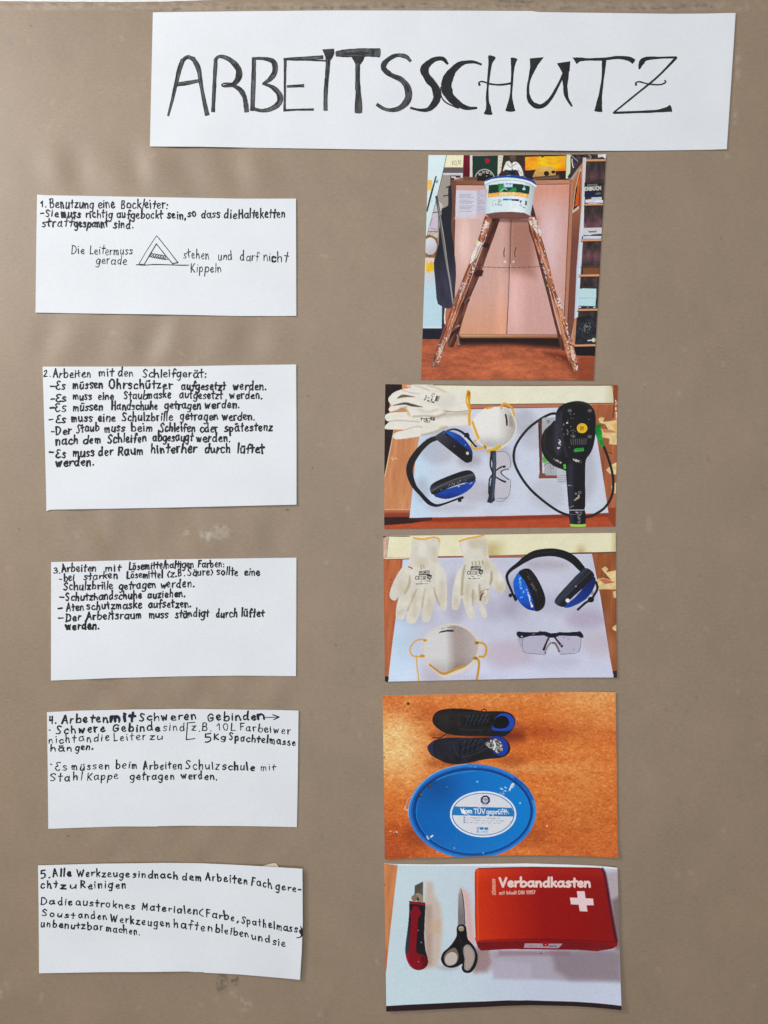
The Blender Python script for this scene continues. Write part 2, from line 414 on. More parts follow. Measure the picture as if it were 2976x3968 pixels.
def sheet(name, top, right, bottom, left, zf, nu, nv, thick, m):
    """a sheet of paper with real thickness, bent by zf."""
    us, vs = np.linspace(0, 1, nu), np.linspace(0, 1, nv)
    P = coons(top, right, bottom, left, us, vs)
    X, Y = P[..., 0], P[..., 1]; H = zf(X, Y)
    front = np.stack([(X - 1488) * S, -H, ZC + (1984 - Y) * S], -1).reshape(-1, 3)
    back = front + np.array([0, thick, 0])
    idx = np.arange(nu * nv).reshape(nv, nu); N = nu * nv
    q = np.stack([idx[:-1, :-1], idx[1:, :-1], idx[1:, 1:], idx[:-1, 1:]], -1).reshape(-1, 4)
    edge = np.r_[idx[0, :], idx[1:, -1], idx[-1, -2::-1], idx[-2:0:-1, 0]]
    ne = len(edge); k = np.arange(ne); k1 = np.roll(k, -1)
    side = np.stack([k, k1, k1 + ne, k + ne], -1) + 2 * N
    faces = np.vstack([q, q[:, ::-1] + N, side])
    loc = front[N // 2 + nu // 2 if False else idx[nv // 2, nu // 2]].copy(); loc[1] = 0.0
    o = link(name, np.vstack([front, back, front[edge], back[edge]]), faces, [m], None, loc, smooth=len(q) * 2)
    return o, loc, P
# ------------------------------------------------------------------ wall and backing paper
def gauss(v, c, w): return np.exp(-((v - c) / w) ** 2)
def kraft_h(x, y):
    x = np.asarray(x, float); y = np.asarray(y, float)
    env = 0.8 * gauss(y, 655, 95) + 1.0 * gauss(y, 1325, 95) + 1.1 * gauss(y, 2070, 100) + 1.0 * gauss(y, 2690, 75) + 0.6 * gauss(y, 3280, 80)
    ex = 1 / (1 + np.exp(-(x - 170) / 40)) / (1 + np.exp((x - 1150) / 60))
    rip = np.sin(x / 31.0 + 1.6 * np.sin(y / 240.0) + 3.0 * fbm(x / 260, y / 600, 2)) + 0.6 * np.sin(x / 67.0 + y / 160.0 + 1.0)
    big = 0.0007 * fbm(x / 900 + 3.1, y / 900, 2) + 0.00022 * fbm(x / 150, y / 260, 2)
    top = 0.00035 * gauss(y, 24, 9) * (0.6 + 1.4 * fbm(x / 30, y / 18, 3)) + 0.0002 * gauss(y, 6, 14) * (1 + 2 * fbm(x / 22, y / 9, 3))
    return 0.00068 * env * ex * rip + big + top

w = link('wall', [(-1.6, 0.012, 0.2), (1.6, 0.012, 0.2), (1.6, 0.012, 2.4), (-1.6, 0.012, 2.4), (-1.6, 0.1, 0.2), (1.6, 0.1, 0.2), (1.6, 0.1, 2.4), (-1.6, 0.1, 2.4)],
         [(0, 1, 2, 3), (7, 6, 5, 4), (0, 4, 5, 1), (1, 5, 6, 2), (2, 6, 7, 3), (3, 7, 4, 0)], [WALL])
w['kind'] = 'structure'

xs = np.r_[np.linspace(-620, -20, 25)[:-1], np.linspace(-20, 3000, 504), np.linspace(3000, 3600, 25)[1:]]
ys = np.r_[np.linspace(0, 66, 27)[:-1], np.linspace(66, 4000, 580), np.linspace(4000, 4500, 20)[1:]]
KX, KY = np.meshgrid(xs, ys)
edge = np.interp(KX, [-620, 0, 410, 650, 800, 1000, 3600], [0, 5, 8.5, 6, 1, -8, -90]) + 1.6 * fbm(KX / 40, KX * 0 + 2, 3)
KY = np.where(KY < 66, edge + (66 - edge) * (KY / 66), KY)
cv = Canvas(KX, KY, (146, 123, 98))
cv.col *= (1 + 0.05 * fbm(KX / 420, KY / 420, 4) + 0.035 * fbm(KX / 60, KY / 90, 3))[..., None]
DK, LT = (96, 82, 66), (186, 174, 158)
# torn, dirty band along the top crease
for x0, x1, y, wd, a, c in [(520, 690, 38, 5, .9, DK), (130, 170, 16, 6, .5, (110, 70, 80)), (205, 225, 11, 5, .9, (70, 60, 45)), (690, 705, 8, 4, .7, DK), (660, 700, 34, 6, .8, (85, 75, 55)),
                            (880, 1090, 29, 13, .75, DK), (1120, 1270, 29, 8, .8, DK), (1280, 1420, 30, 7, .8, DK), (1400, 1560, 25, 12, .7, DK), (1450, 1560, 12, 6, .7, DK), (1600, 1700, 14, 5, .8, DK), (1560, 1740, 26, 14, .6, DK),
                            (1700, 1850, 28, 6, .8, DK), (1930, 2070, 6, 7, .9, (80, 65, 50)), (1925, 2070, 22, 16, .5, DK), (2060, 2110, 27, 5, .8, DK), (2130, 2310, 30, 7, .75, DK), (2350, 2640, 29, 8, .8, DK), (2640, 2760, 22, 12, .75, DK)]:
    cv.s_([(x0 + (x1 - x0) * k / 8, y + rng.uniform(-2.5, 2.5)) for k in range(9)], c, wd, fe=6, al=a * .62, own=False, noise=(5.5, 13))
    cv.s_([(x0 + (x1 - x0) * k / 8, y + 3 + rng.uniform(-2, 2)) for k in range(9)], (62, 50, 38), wd * .3, fe=4, al=a * .7, own=False, noise=(7, 9))
cv.r(100, 10, 2900, 40, (172, 158, 140), fe=10, al=.35, noise=(6, 16), own=False)
# scuffs, glue spots, flecks
cv.e(800, 2070, 22, 26, (178, 170, 160), fe=24, al=.85, noise=(3.5, 18)); cv.e(850, 2062, 40, 30, LT, fe=20, al=.5, noise=(6, 12)); cv.e(720, 2065, 25, 12, LT, fe=16, al=.4, noise=(6, 9))
cv.e(862, 3812, 24, 40, (88, 76, 62), fe=18, al=.8, noise=(2.6, 10)); cv.e(914, 3800, 18, 18, (86, 73, 58), fe=10, al=.8, noise=(5, 9)); cv.s_([(905, 3850), (960, 3890), (940, 3905)], LT, 26, fe=26, al=.4, own=False, noise=(6, 13))
cv.e(10, 3830, 20, 40, LT, fe=30, al=.4, noise=(5, 16)); cv.e(2860, 250, 14, 70, LT, fe=16, al=.3, noise=(5, 14)); cv.e(2850, 460, 10, 30, LT, fe=14, al=.35, noise=(5, 9)); cv.e(2800, 600, 40, 16, LT, fe=20, al=.2, noise=(5, 14)); cv.e(2515, 2030, 12, 35, (172, 158, 142), fe=14, al=.3)
cv.e(40, 160, 16, 18, (120, 115, 108), fe=20, al=.5)
for x, y, r in [(74, 2052, 3.2), (1113, 1975, 4), (1118, 1972, 3), (264, 3240, 3), (2795, 925, 3), (120, 98, 3), (1195, 1535, 3), (1190, 2740, 2.5), (1210, 1810, 3), (60, 1000, 2.5), (1300, 2500, 3), (2500, 1500, 2), (2700, 2700, 2)]:
    cv.e(x, y, r, r * .8, (52, 44, 38), fe=6, al=.85, own=False)
q = random.Random(5)
for i in range(420):
    x, y = q.uniform(0, 2976), q.uniform(60, 3968); l = q.uniform(4, 16); a = q.uniform(0, 3.14)
    cv.s_([(x, y), (x + l * math.cos(a), y + l * math.sin(a))], q.choice([(112, 97, 82), (182, 168, 150), (124, 108, 92)]), q.uniform(2, 4), al=q.uniform(.25, .6), own=False)
KH = kraft_h(KX, KY)
front = np.stack([(KX - 1488) * S, -KH, ZC + (1984 - KY) * S], -1).reshape(-1, 3)
nY, nX = KX.shape; idx = np.arange(nX * nY).reshape(nY, nX); N = nX * nY
quad = np.stack([idx[:-1, :-1], idx[1:, :-1], idx[1:, 1:], idx[:-1, 1:]], -1).reshape(-1, 4)
ed = np.r_[idx[0, :], idx[1:, -1], idx[-1, -2::-1], idx[-2:0:-1, 0]]; nxt = np.roll(ed, -1)
# a narrow turned edge gives the sheet its thickness
rim = front[ed] + np.array([0, 0.0008, 0])
o = link('backing_paper', np.vstack([front, rim]), np.vstack([quad, np.stack([ed, nxt, N + np.roll(np.arange(len(ed)), -1), N + np.arange(len(ed))], -1)]), [KRAFT], None, (0, 0, ZC), smooth=True)
set_colors(o, lin(np.vstack([cv.col.reshape(-1, 3), cv.col.reshape(-1, 3)[ed]])))
tag(o, 'large sheet of brown kraft paper with dirty top edge, backing all notes and photos', 'poster paper')

# ------------------------------------------------------------------ title strip
class Frame:
    """coordinates read in an enlarged view of the tracing grid."""
    def __init__(s, x0, y0, k): s.x0, s.y0, s.k = x0, y0, k
    def p(s, x, y): return (s.x0 + x * s.k, s.y0 + y * s.k)
    def ps(s, pts): return [(s.x0 + q[0] * s.k, s.y0 + q[1] * s.k) + ((q[2] * s.k,) if len(q) > 2 else ()) for q in pts]

def title_z(x, y):
    x = np.asarray(x, float); y = np.asarray(y, float)
    return 0.0007 + 0.0006 * gauss(x, 780, 160) * np.clip((y - 420) / 160, 0, 1) + 0.0011 * gauss(x, 2060, 260) * np.clip((y - 420) / 160, 0, 1) + 0.0009 * fbm(x / 520, y / 420, 2) + 0.0006 * gauss(x, 2830, 60)
t, tl, _ = sheet('title_strip', [(593, 49), (800, 47), (1300, 43), (1800, 43.5), (2080, 44.6), (2084, 48.5), (2300, 51.5), (2600, 55.5), (2848, 53.8)], [(2848, 53.8), (2832, 300), (2813.7, 580.7)],
                 [(582.5, 570), (900, 573), (1400, 580), (1750, 584), (2240, 588), (2813.7, 580.7)], [(593, 49), (588, 300), (582.5, 570)], title_z, 90, 26, 0.00035, PAPER)
tag(t, 'long white paper strip hand-lettered ARBEITSSCHUTZ in large black capitals', 'title strip')
T1 = Frame(550, 0, 1200 / 1659); T2 = Frame(1700, 0, 1276 / 1659)
def letter(fr, strokes, washed, polys=()):
    rb = Ribbons(title_z)
    for st in strokes:
        pts = sm(fr.ps(st), 6) if len(st) > 2 else fr.ps(st)
        if len(st) == 2:
            a, c = pts; pts = [tuple(a[i] + (c[i] - a[i]) * k / 6 for i in range(3)) for k in range(7)]
        pts = [(p[0], p[1], max(p[2], 4)) for p in pts]
        if washed:
            rb.add(pts, 0, 0.00007, 0.12, 0.25)
            # darker edges where the ink pooled, and dry streaks
            P = np.array(pts)
            d = np.gradient(P[:, :2], axis=0); d /= np.hypot(d[:, 0], d[:, 1])[:, None] + 1e-9
            nr = np.c_[-d[:, 1], d[:, 0]]
            for sgn, ww in ((1, 4.2), (-1, 3.4)):
                q = P[:, :2] + sgn * nr * (P[:, 2:3] / 2 - 1.4)
                rb.add([(x, y, ww * (0.45 + 0.5 * rng.random())) for x, y in q], 1, 0.00014, 0.4)
            k0 = rng.randint(0, max(1, len(P) // 3))
            q = P[k0:k0 + max(4, len(P) // 2), :] if len(P) > 6 else P
            off = rng.uniform(-.25, .25)
            nn = nr[k0:k0 + len(q)]
            rb.add([(x[0] + n[0] * off * x[2], x[1] + n[1] * off * x[2], x[2] * .32) for x, n in zip(q, nn)], 1, 0.0002, 0.5)
        else: rb.add([(x, y, w_ * .93) for x, y, w_ in pts], 2, 0.00007, 0.10, 0.25)
    for p in polys: rb.poly(fr.ps(p), 2 if not washed else 1)
    o = rb.build('letter', [WASH, WASHDARK, TITLEINK], t, tl)
letter(T1, [[(142, 624, 11), (163, 545, 16), (183, 455, 20), (203, 372, 24), (220, 325, 24)], [(218, 328, 20), (246, 309, 20), (278, 320, 24)], [(276, 318, 24), (304, 370, 26), (317, 450, 20), (334, 540, 20), (351, 620, 26)], [(182, 458, 20), (250, 447, 22), (324, 432, 14)]], True)
letter(T1, [[(382, 602, 20), (387, 500, 20), (392, 400, 20), (396, 320, 20)], [(394, 322, 16), (422, 305, 18), (475, 325, 26), (517, 372, 32), (518, 418, 34), (490, 455, 22), (446, 465, 12), (430, 461, 8), (440, 450, 8), (490, 453, 14)], [(478, 455, 14), (528, 485, 26), (552, 530, 24), (562, 602, 26)]], True)
letter(T1, [[(601, 312, 22), (598, 450, 24), (592, 594, 24)], [(596, 315, 12), (660, 318, 18), (706, 335, 28), (713, 385, 28), (686, 428, 24), (648, 451, 10)], [(648, 451, 10), (700, 470, 22), (737, 510, 30), (735, 555, 30), (690, 587, 24), (640, 595, 18), (590, 582, 18)]], True)
letter(T1, [[(768, 318, 16), (767, 450, 12), (765, 592, 14)], [(760, 320, 12), (850, 318, 20), (970, 310, 20)], [(772, 322, 7), (880, 325, 8), (984, 329, 8)], [(778, 466, 12), (868, 462, 18)], [(760, 594, 12), (850, 590, 10), (920, 590, 13)]], True)
letter(T1, [[(1000, 300, 42), (998, 325, 26), (993, 400, 22), (985, 500, 22), (984, 594, 22)]], True, [[(966, 268), (1030, 264), (1032, 290), (1016, 322), (990, 322)]])
letter(T1, [[(1040, 292, 28), (1100, 288, 42), (1200, 284, 44), (1274, 286, 46)], [(1156, 345, 24), (1156, 450, 26), (1160, 520, 32), (1160, 606, 42)]], True, [[(1122, 308), (1195, 304), (1186, 328), (1170, 350), (1146, 350), (1134, 328)]])
letter(T1, [[(1440, 332, 14), (1412, 306, 22), (1362, 300, 20), (1312, 328, 26), (1294, 365, 30), (1330, 402, 26), (1390, 430, 28), (1425, 480, 36), (1422, 540, 36), (1374, 585, 26), (1310, 590, 18), (1258, 562, 18)]], True)
letter(T1, [[(1638, 347, 14), (1610, 318, 24), (1560, 325, 28), (1514, 370, 48), (1530, 420, 42), (1570, 470, 46), (1580, 530, 46), (1540, 585, 28), (1490, 592, 16), (1438, 580, 12)]], False)
letter(T2, [[(215, 328, 12), (170, 315, 16), (110, 325, 28), (62, 370, 46), (38, 430, 58), (55, 488, 50), (100, 528, 36), (145, 547, 22), (192, 546, 12)], [(10, 440, 6), (12, 485, 7), (38, 520, 8), (100, 548, 8)]], False)
letter(T2, [[(268, 288, 42), (258, 330, 20), (247, 430, 12), (244, 500, 16), (250, 545, 26), (248, 576, 48)], [(379, 298, 40), (373, 335, 20), (367, 430, 12), (362, 500, 18), (360, 560, 56)], [(206, 434, 14), (203, 418, 8), (222, 414, 8), (260, 426, 10), (310, 430, 10), (368, 422, 13)]], False)
letter(T2, [[(486, 312, 34), (474, 345, 34), (461, 385, 18), (449, 440, 13), (454, 500, 22), (480, 532, 28), (520, 537, 24), (562, 500, 18), (602, 430, 14), (628, 375, 14)], [(634, 345, 46), (638, 375, 36), (636, 430, 26), (643, 490, 20), (670, 538, 9)]], False, [[(458, 297), (528, 291), (505, 322), (480, 352), (460, 352)], [(594, 322), (662, 311), (658, 362), (618, 362)]])
letter(T2, [[(690, 308, 34), (712, 302, 22), (745, 302, 14), (830, 300, 16), (900, 292, 17), (955, 298, 24), (981, 312, 30)], [(832, 308, 26), (827, 380, 15), (818, 450, 16), (809, 510, 26), (803, 561, 46)]], False, [[(672, 291), (700, 296), (716, 306), (694, 326)]])
letter(T2, [[(1009, 350, 8), (1020, 318, 28), (1044, 298, 22), (1110, 293, 12), (1198, 291, 11)], [(1196, 292, 14), (1100, 390, 11), (990, 480, 10), (878, 571, 9)], [(878, 571, 12), (1000, 566, 13), (1090, 562, 15), (1140, 555, 24), (1168, 548, 40)], [(994, 432, 13), (992, 420, 8), (1010, 414, 8), (1060, 426, 8), (1115, 428, 8), (1142, 416, 8), (1136, 406, 7)]], False)

# ------------------------------------------------------------------ handwritten cards
def card(name, label, edges, zf, lines, extra=None, xm=1.0, sb=None, wm=1.0):
    o, loc, _ = sheet(name, *edges, zf, 70, 34, 0.0003, PAPER)
    tag(o, label, 'note card', 'handwritten note cards')
    for words in lines:
        rb = Ribbons(zf)
        for wd in words:
            fr, txt, x0, x1, y0, y1, xh, sw = wd[:8]; mi = wd[8] if len(wd) > 8 else 0; sl = wd[9] if len(wd) > 9 else 0.03
            for st in layout(txt, x0, x1 - 0.02 * (x1 - x0), y0, y1, xh * xm, 1.0, None, sl, sb):
                w0 = sw * fr.k * wm * rng.uniform(0.88, 1.08); tail = rng.uniform(0.62, 1.1); n = max(len(st) - 1, 1); ph = rng.random() * 6
                # pressure: a firm start, thinner or blobbed end
                rb.add([(*fr.p(x, y), w0 * (1 + (tail - 1) * (i / n) ** 1.5 + 0.14 * math.sin(ph + i * 0.7)) * (1.12 if i in (0, n) else 1)) for i, (x, y) in enumerate(st)], mi)
        rb.build('handwritten_line', [INK, PENCIL, BLUEINK], o, loc)
    if extra: extra(o, loc)
    return o

A = Frame(100, 720, 600 / 1659); B = Frame(640, 720, 560 / 1659)
def z1(x, y):
    x = np.asarray(x, float); y = np.asarray(y, float)
    return 0.0006 + 0.0007 * np.clip((y - 1100) / 120, 0, 1) ** 2 * gauss(x, 620, 330) + 0.0004 * np.clip((x - 980) / 170, 0, 1) ** 2 + 0.0009 * fbm(x / 330, y / 330, 2)
def sketch(o, loc):
    rb = Ribbons(z1)
    for pts, wdt in [([(1185, 848), (1280, 852), (1400, 846), (1660, 853), (1745, 852)], 11), ([(1215, 838), (1300, 695), (1402, 538)], 7), ([(1408, 542), (1520, 680), (1628, 822)], 9), ([(1275, 838), (1340, 728), (1402, 624)], 11),
                     ([(1402, 624), (1480, 725), (1578, 842)], 10), ([(1215, 842), (1275, 846)], 10), ([(1578, 834), (1628, 826), (1628, 818)], 12)]:
        p = sm(A.ps([(x, y, wdt) for x, y in pts]), 6); rb.add(p, 1)
    coil = [(1318, 765), (1350, 757)]
    for i in range(6):
        cx, cy = 1352 + i * 27, 752 + i * 4.5
        coil += [(cx + 14, cy - 6), (cx + 4, cy - 26), (cx - 12, cy - 8), (cx + 2, cy + 19), (cx + 24, cy + 14)]
    coil += [(1520, 792)]
    rb.add(sm(A.ps([(x, y, 8) for x, y in coil]), 5), 1)
    rb.build('ladder_sketch', [INK, PENCIL], o, loc)
b = 14; n_ = 9.5
card('note_card', 'white card at the top left headed 1. Benutzung eine Bockleiter, with small ladder sketch',
     ([(145.2, 755.4), (180, 758), (640, 765.6), (925, 771), (1147.3, 771.3)], [(1147.3, 771.3), (1148.2, 1000), (1148.7, 1225.3)], [(139, 1211.9), (420, 1217), (700, 1221), (930, 1225.5), (1148.7, 1225.3)], [(145.2, 755.4), (142, 980), (139, 1211.9)]), z1,
     [[(A, '1.', 165, 232, 228, 230, 40, 14), (A, 'Benutzung', 265, 740, 240, 238, 58, b), (A, 'eine', 780, 960, 242, 242, 58, b), (A, 'Bockleiter:', 1025, 1535, 246, 248, 57, b)],
      [(A, '-', 160, 196, 330, 330, 60, b), (A, 'Sie', 215, 355, 334, 336, 48, 14), (A, 'muss', 390, 590, 338, 342, 54, 18), (A, 'richtig', 650, 930, 342, 346, 52, 14), (A, 'aufgebockt', 980, 1475, 349, 352, 52, 14), (B, 'sein,', 30, 245, 376, 384, 60, 17), (B, 'so', 265, 360, 360, 362, 58, 15), (B, 'dass', 420, 635, 366, 370, 56, 15), (B, 'die', 682, 820, 376, 378, 60, 15), (B, 'Halteketten', 850, 1385, 374, 370, 60, 15)],
      [(A, 'straff', 180, 510, 448, 432, 54, 14), (A, 'gespannt', 525, 890, 446, 446, 54, 16), (A, 'sind.', 945, 1160, 452, 456, 54, 16)],
      [(A, 'Die', 495, 635, 730, 732, 50, n_, 1), (A, 'Leitermuss', 690, 1150, 734, 738, 54, n_, 1)], [(B, 'stehen', 215, 510, 828, 850, 62, n_ + 1, 1), (B, 'und', 615, 775, 856, 856, 60, n_ + 1, 1), (B, 'darf', 865, 1080, 864, 864, 62, n_ + 1, 1), (B, 'ni', 1135, 1215, 860, 868, 62, n_ + 1, 1), (B, 'c', 1222, 1270, 880, 880, 66, 22), (B, 'ht', 1290, 1408, 884, 884, 74, n_ + 2, 1)],
      [(A, 'gerade', 755, 1085, 838, 846, 56, n_, 1)], [(B, 'Kippeln', 298, 655, 996, 996, 64, n_ + 1, 1)]], sketch, 0.98, 0.17, 1.08)

Cc = Frame(140, 1380, 560 / 1659); q2 = 1481.3
def z2(x, y):
    x = np.asarray(x, float); y = np.asarray(y, float)
    return 0.0006 + 0.0008 * np.clip((y - 1800) / 160, 0, 1) ** 2 * (0.4 + gauss(x, 900, 200)) + 0.0004 * np.clip((x - 980) / 170, 0, 1) ** 2 + 0.0009 * fbm(x / 330, y / 330, 2)
def L(fr, words, xh, sw): return [(fr, w_[0], w_[1], w_[2], w_[3], w_[4], w_[6] if len(w_) > 6 else xh, w_[5] if len(w_) > 5 else sw) for w_ in words]
card('note_card', 'white card headed 2. Arbeiten mit den Schleifgerät, densely filled with dash-marked lines',
     ([(166.3, 1421.2), (420, 1421), (700, 1420), (930, 1415.5), (1148, 1413)], [(1148, 1413), (1149.5, 1690), (1149.7, 1955.5)], [(182.2, 1980.2), (194, 1977), (196, 1975), (440, 1971), (700, 1966), (920, 1961), (1149.7, 1955.5)], [(166.3, 1421.2), (175, 1700), (182.2, 1980.2)]), z2,
     [L(Cc, [('2.', 92, 175, 237, 237, 13, 42), ('Arbeiten', 205, 638, 245, 245, 14), ('mit', 725, 890, 232, 232, 14), ('den', 945, 1118, 236, 236, 14), ('Schleifgerät:', 1225, 1971, 240, 246, 15)], 54, 15),
      L(Cc, [('-', 170, 212, 375, 375), ('Es', 235, 340, 387, 380), ('müssen', 430, 772, 374, 367), ('Ohrschützer', 838, 1578, 372, 377), ('aufgesetzt', 1671, 2185, 386, 388), ('werden.', 2266, 2655, 386, 390)], 57, 18),
      L(Cc, [('-', 180, 214, 520, 520), ('Es', 232, 346, 526, 526), ('muss', 430, 642, 502, 500), ('eine', 715, 892, 500, 500), ('Staubmaske', 1012, 1558, 490, 484), ('aufgesetzt', 1651, 2148, 482, 492), ('werden.', 2226, 2610, 490, 492)], 54, 16),
      L(Cc, [('-', 165, 206, 618, 618), ('Es', 225, 346, 637, 637), ('müssen', 430, 772, 630, 624), ('Handschuhe', 870, 1408, 617, 612), ('getragen', 1480, 1898, 607, 607), ('werden.', 1941, 2348, 600, 592)], 56, 17),
      L(Cc, [('-', 160, 202, 762, 762), ('Es', 235, 336, 767, 767), ('muss', 412, 648, 754, 750), ('eine', 715, 912, 750, 750), ('Schulzbrille', 990, 1578, 746, 740), ('getragen', 1656, 2092, 732, 730), ('werden.', 2141, 2520, 736, 734)], 56, 17),
      L(Cc, [('-', 175, 207, 902, 902, 13), ('Der', 235, 408, 902, 892), ('Staub', 465, 728, 882, 858), ('muss', 790, 1020, 870, 864), ('beim', 1098, 1338, 864, 860), ('Schleifen', 1425, 1833, 867, 867), ('oder', 1886, 2088, 872, 870), ('spätestenz', 2171, 2722, 868, 850)], 56, 17),
      L(Cc, [('nach', 232, 488, 1017, 1008), ('dem', 545, 748, 1004, 1002), ('Schleifen', 828, 1274, 997, 987), ('abgesaugt', 1345, 1808, 976, 976), ('werden.', 1841, 2244, 982, 984)], 58, 18),
      L(Cc, [('-', 155, 202, 1134, 1132, 20), ('Es', 235, 344, 1167, 1162), ('muss', 428, 678, 1154, 1152), ('der', 722, 888, 1146, 1140), ('Raum', 945, 1232, 1140, 1128), ('hinterher', 1325, 1853, 1116, 1102), ('durch', 1941, 2233, 1108, 1110), ('lüftet', 2319, 2620, 1108, 1112)], 60, 19),
      L(Cc, [('werden.', 235, 684, 1267, 1256)], 58, 21)], None, 1.0, 0.17, 1.1)

E = Frame(180, 2130, 520 / 1659); q3 = 1531.4
def z3(x, y):
    x = np.asarray(x, float); y = np.asarray(y, float)
    return 0.0006 + 0.0007 * np.clip((y - 2480) / 150, 0, 1) ** 2 * gauss(x, 600, 300) + 0.0003 * np.clip((x - 980) / 170, 0, 1) ** 2 + 0.0009 * fbm(x / 330, y / 330, 2)
card('note_card', 'white card headed 3. Arbeiten mit Lösemittelhaltigen Farben, blank lower half',
     ([(199.4, 2178), (430, 2172.5), (660, 2167), (900, 2164), (1149, 2160.7)], [(1149, 2160.7), (1148.5, 2400), (1147.4, 2619)], [(199.4, 2636.2), (440, 2626), (700, 2619.6), (920, 2617), (1147.4, 2619)], [(199.4, 2178), (199, 2400), (199.4, 2636.2)]), z3,
     [L(E, [('3.', 100, 180, 287, 287, 15, 44), ('Arbeiten', 198, 622, 276, 264), ('mit', 738, 925, 264, 262), ('Lösemittelhaltigen', 1025, 1838, 250, 216, 16, 54), ('Farben:', 1879, 2208, 222, 214)], 55, 16),
      L(E, [('-', 163, 195, 390, 390), ('bei', 225, 348, 386, 386), ('starken', 468, 888, 374, 354), ('Lösemittel', 1000, 1448, 356, 346), ('(z.', 1497, 1618, 337, 335), ('B.', 1631, 1718, 327, 325), ('Säure)', 1749, 2064, 322, 312), ('sollte', 2111, 2374, 306, 320), ('eine', 2451, 2638, 314, 316)], 54, 16),
      L(E, [('Schulzbrille', 218, 835, 494, 487), ('getragen', 902, 1360, 490, 470), ('werden.', 1415, 1840, 472, 458)], 57, 17),
      L(E, [('-', 165, 220, 618, 615), ('Schutzhandschuhe', 245, 1198, 632, 600), ('auziehen.', 1255, 1732, 600, 580)], 56, 18),
      L(E, [('-', 152, 200, 755, 752), ('Aten', 255, 468, 757, 752), ('schutzmaske', 505, 1193, 740, 720), ('aufsetzen.', 1265, 1804, 717, 705)], 56, 18),
      L(E, [('-', 155, 212, 874, 872), ('Der', 248, 430, 887, 872), ('Arbeitsraum', 505, 1193, 864, 850), ('muss', 1278, 1508, 844, 842), ('ständigt', 1599, 2014, 838, 824), ('durch', 2101, 2363, 832, 832), ('lüftet', 2419, 2696, 822, 826)], 57, 18),
      L(E, [('werden.', 248, 668, 985, 975)], 56, 22)], None, 1.0, 0.17, 1.1)

Gg = Frame(170, 2720, 530 / 1659); q4 = 1533.8
def z4(x, y):
    x = np.asarray(x, float); y = np.asarray(y, float)
    return 0.0006 + 0.0008 * gauss(x, 690, 260) * np.clip((y - 3050) / 150, 0, 1) ** 2 + 0.0006 * np.clip((x - 960) / 190, 0, 1) ** 2 + 0.0007 * np.clip((2850 - y) / 100, 0, 1) * gauss(x, 700, 250) + 0.0009 * fbm(x / 330, y / 330, 2)
def brackets(o, loc):
    for nm, sts in (('bracket', [([(1838, 242), (1745, 250)], 12), ([(1745, 250), (1738, 355), (1730, 455)], 14), ([(1730, 455), (1835, 442)], 12)]),
                    ('arrow', [([(1155 + q4, 185), (1240 + q4, 184), (1315 + q4, 182)], 10), ([(1245 + q4, 152), (1322 + q4, 180)], 15), ([(1322 + q4, 180), (1255 + q4, 212)], 14)])):
        rb = Ribbons(z4)
        for pts, wdt in sts: rb.add(sm(Gg.ps([(x, y, wdt) for x, y in pts]), 6), 0)
        rb.build(nm, [INK], o, loc)
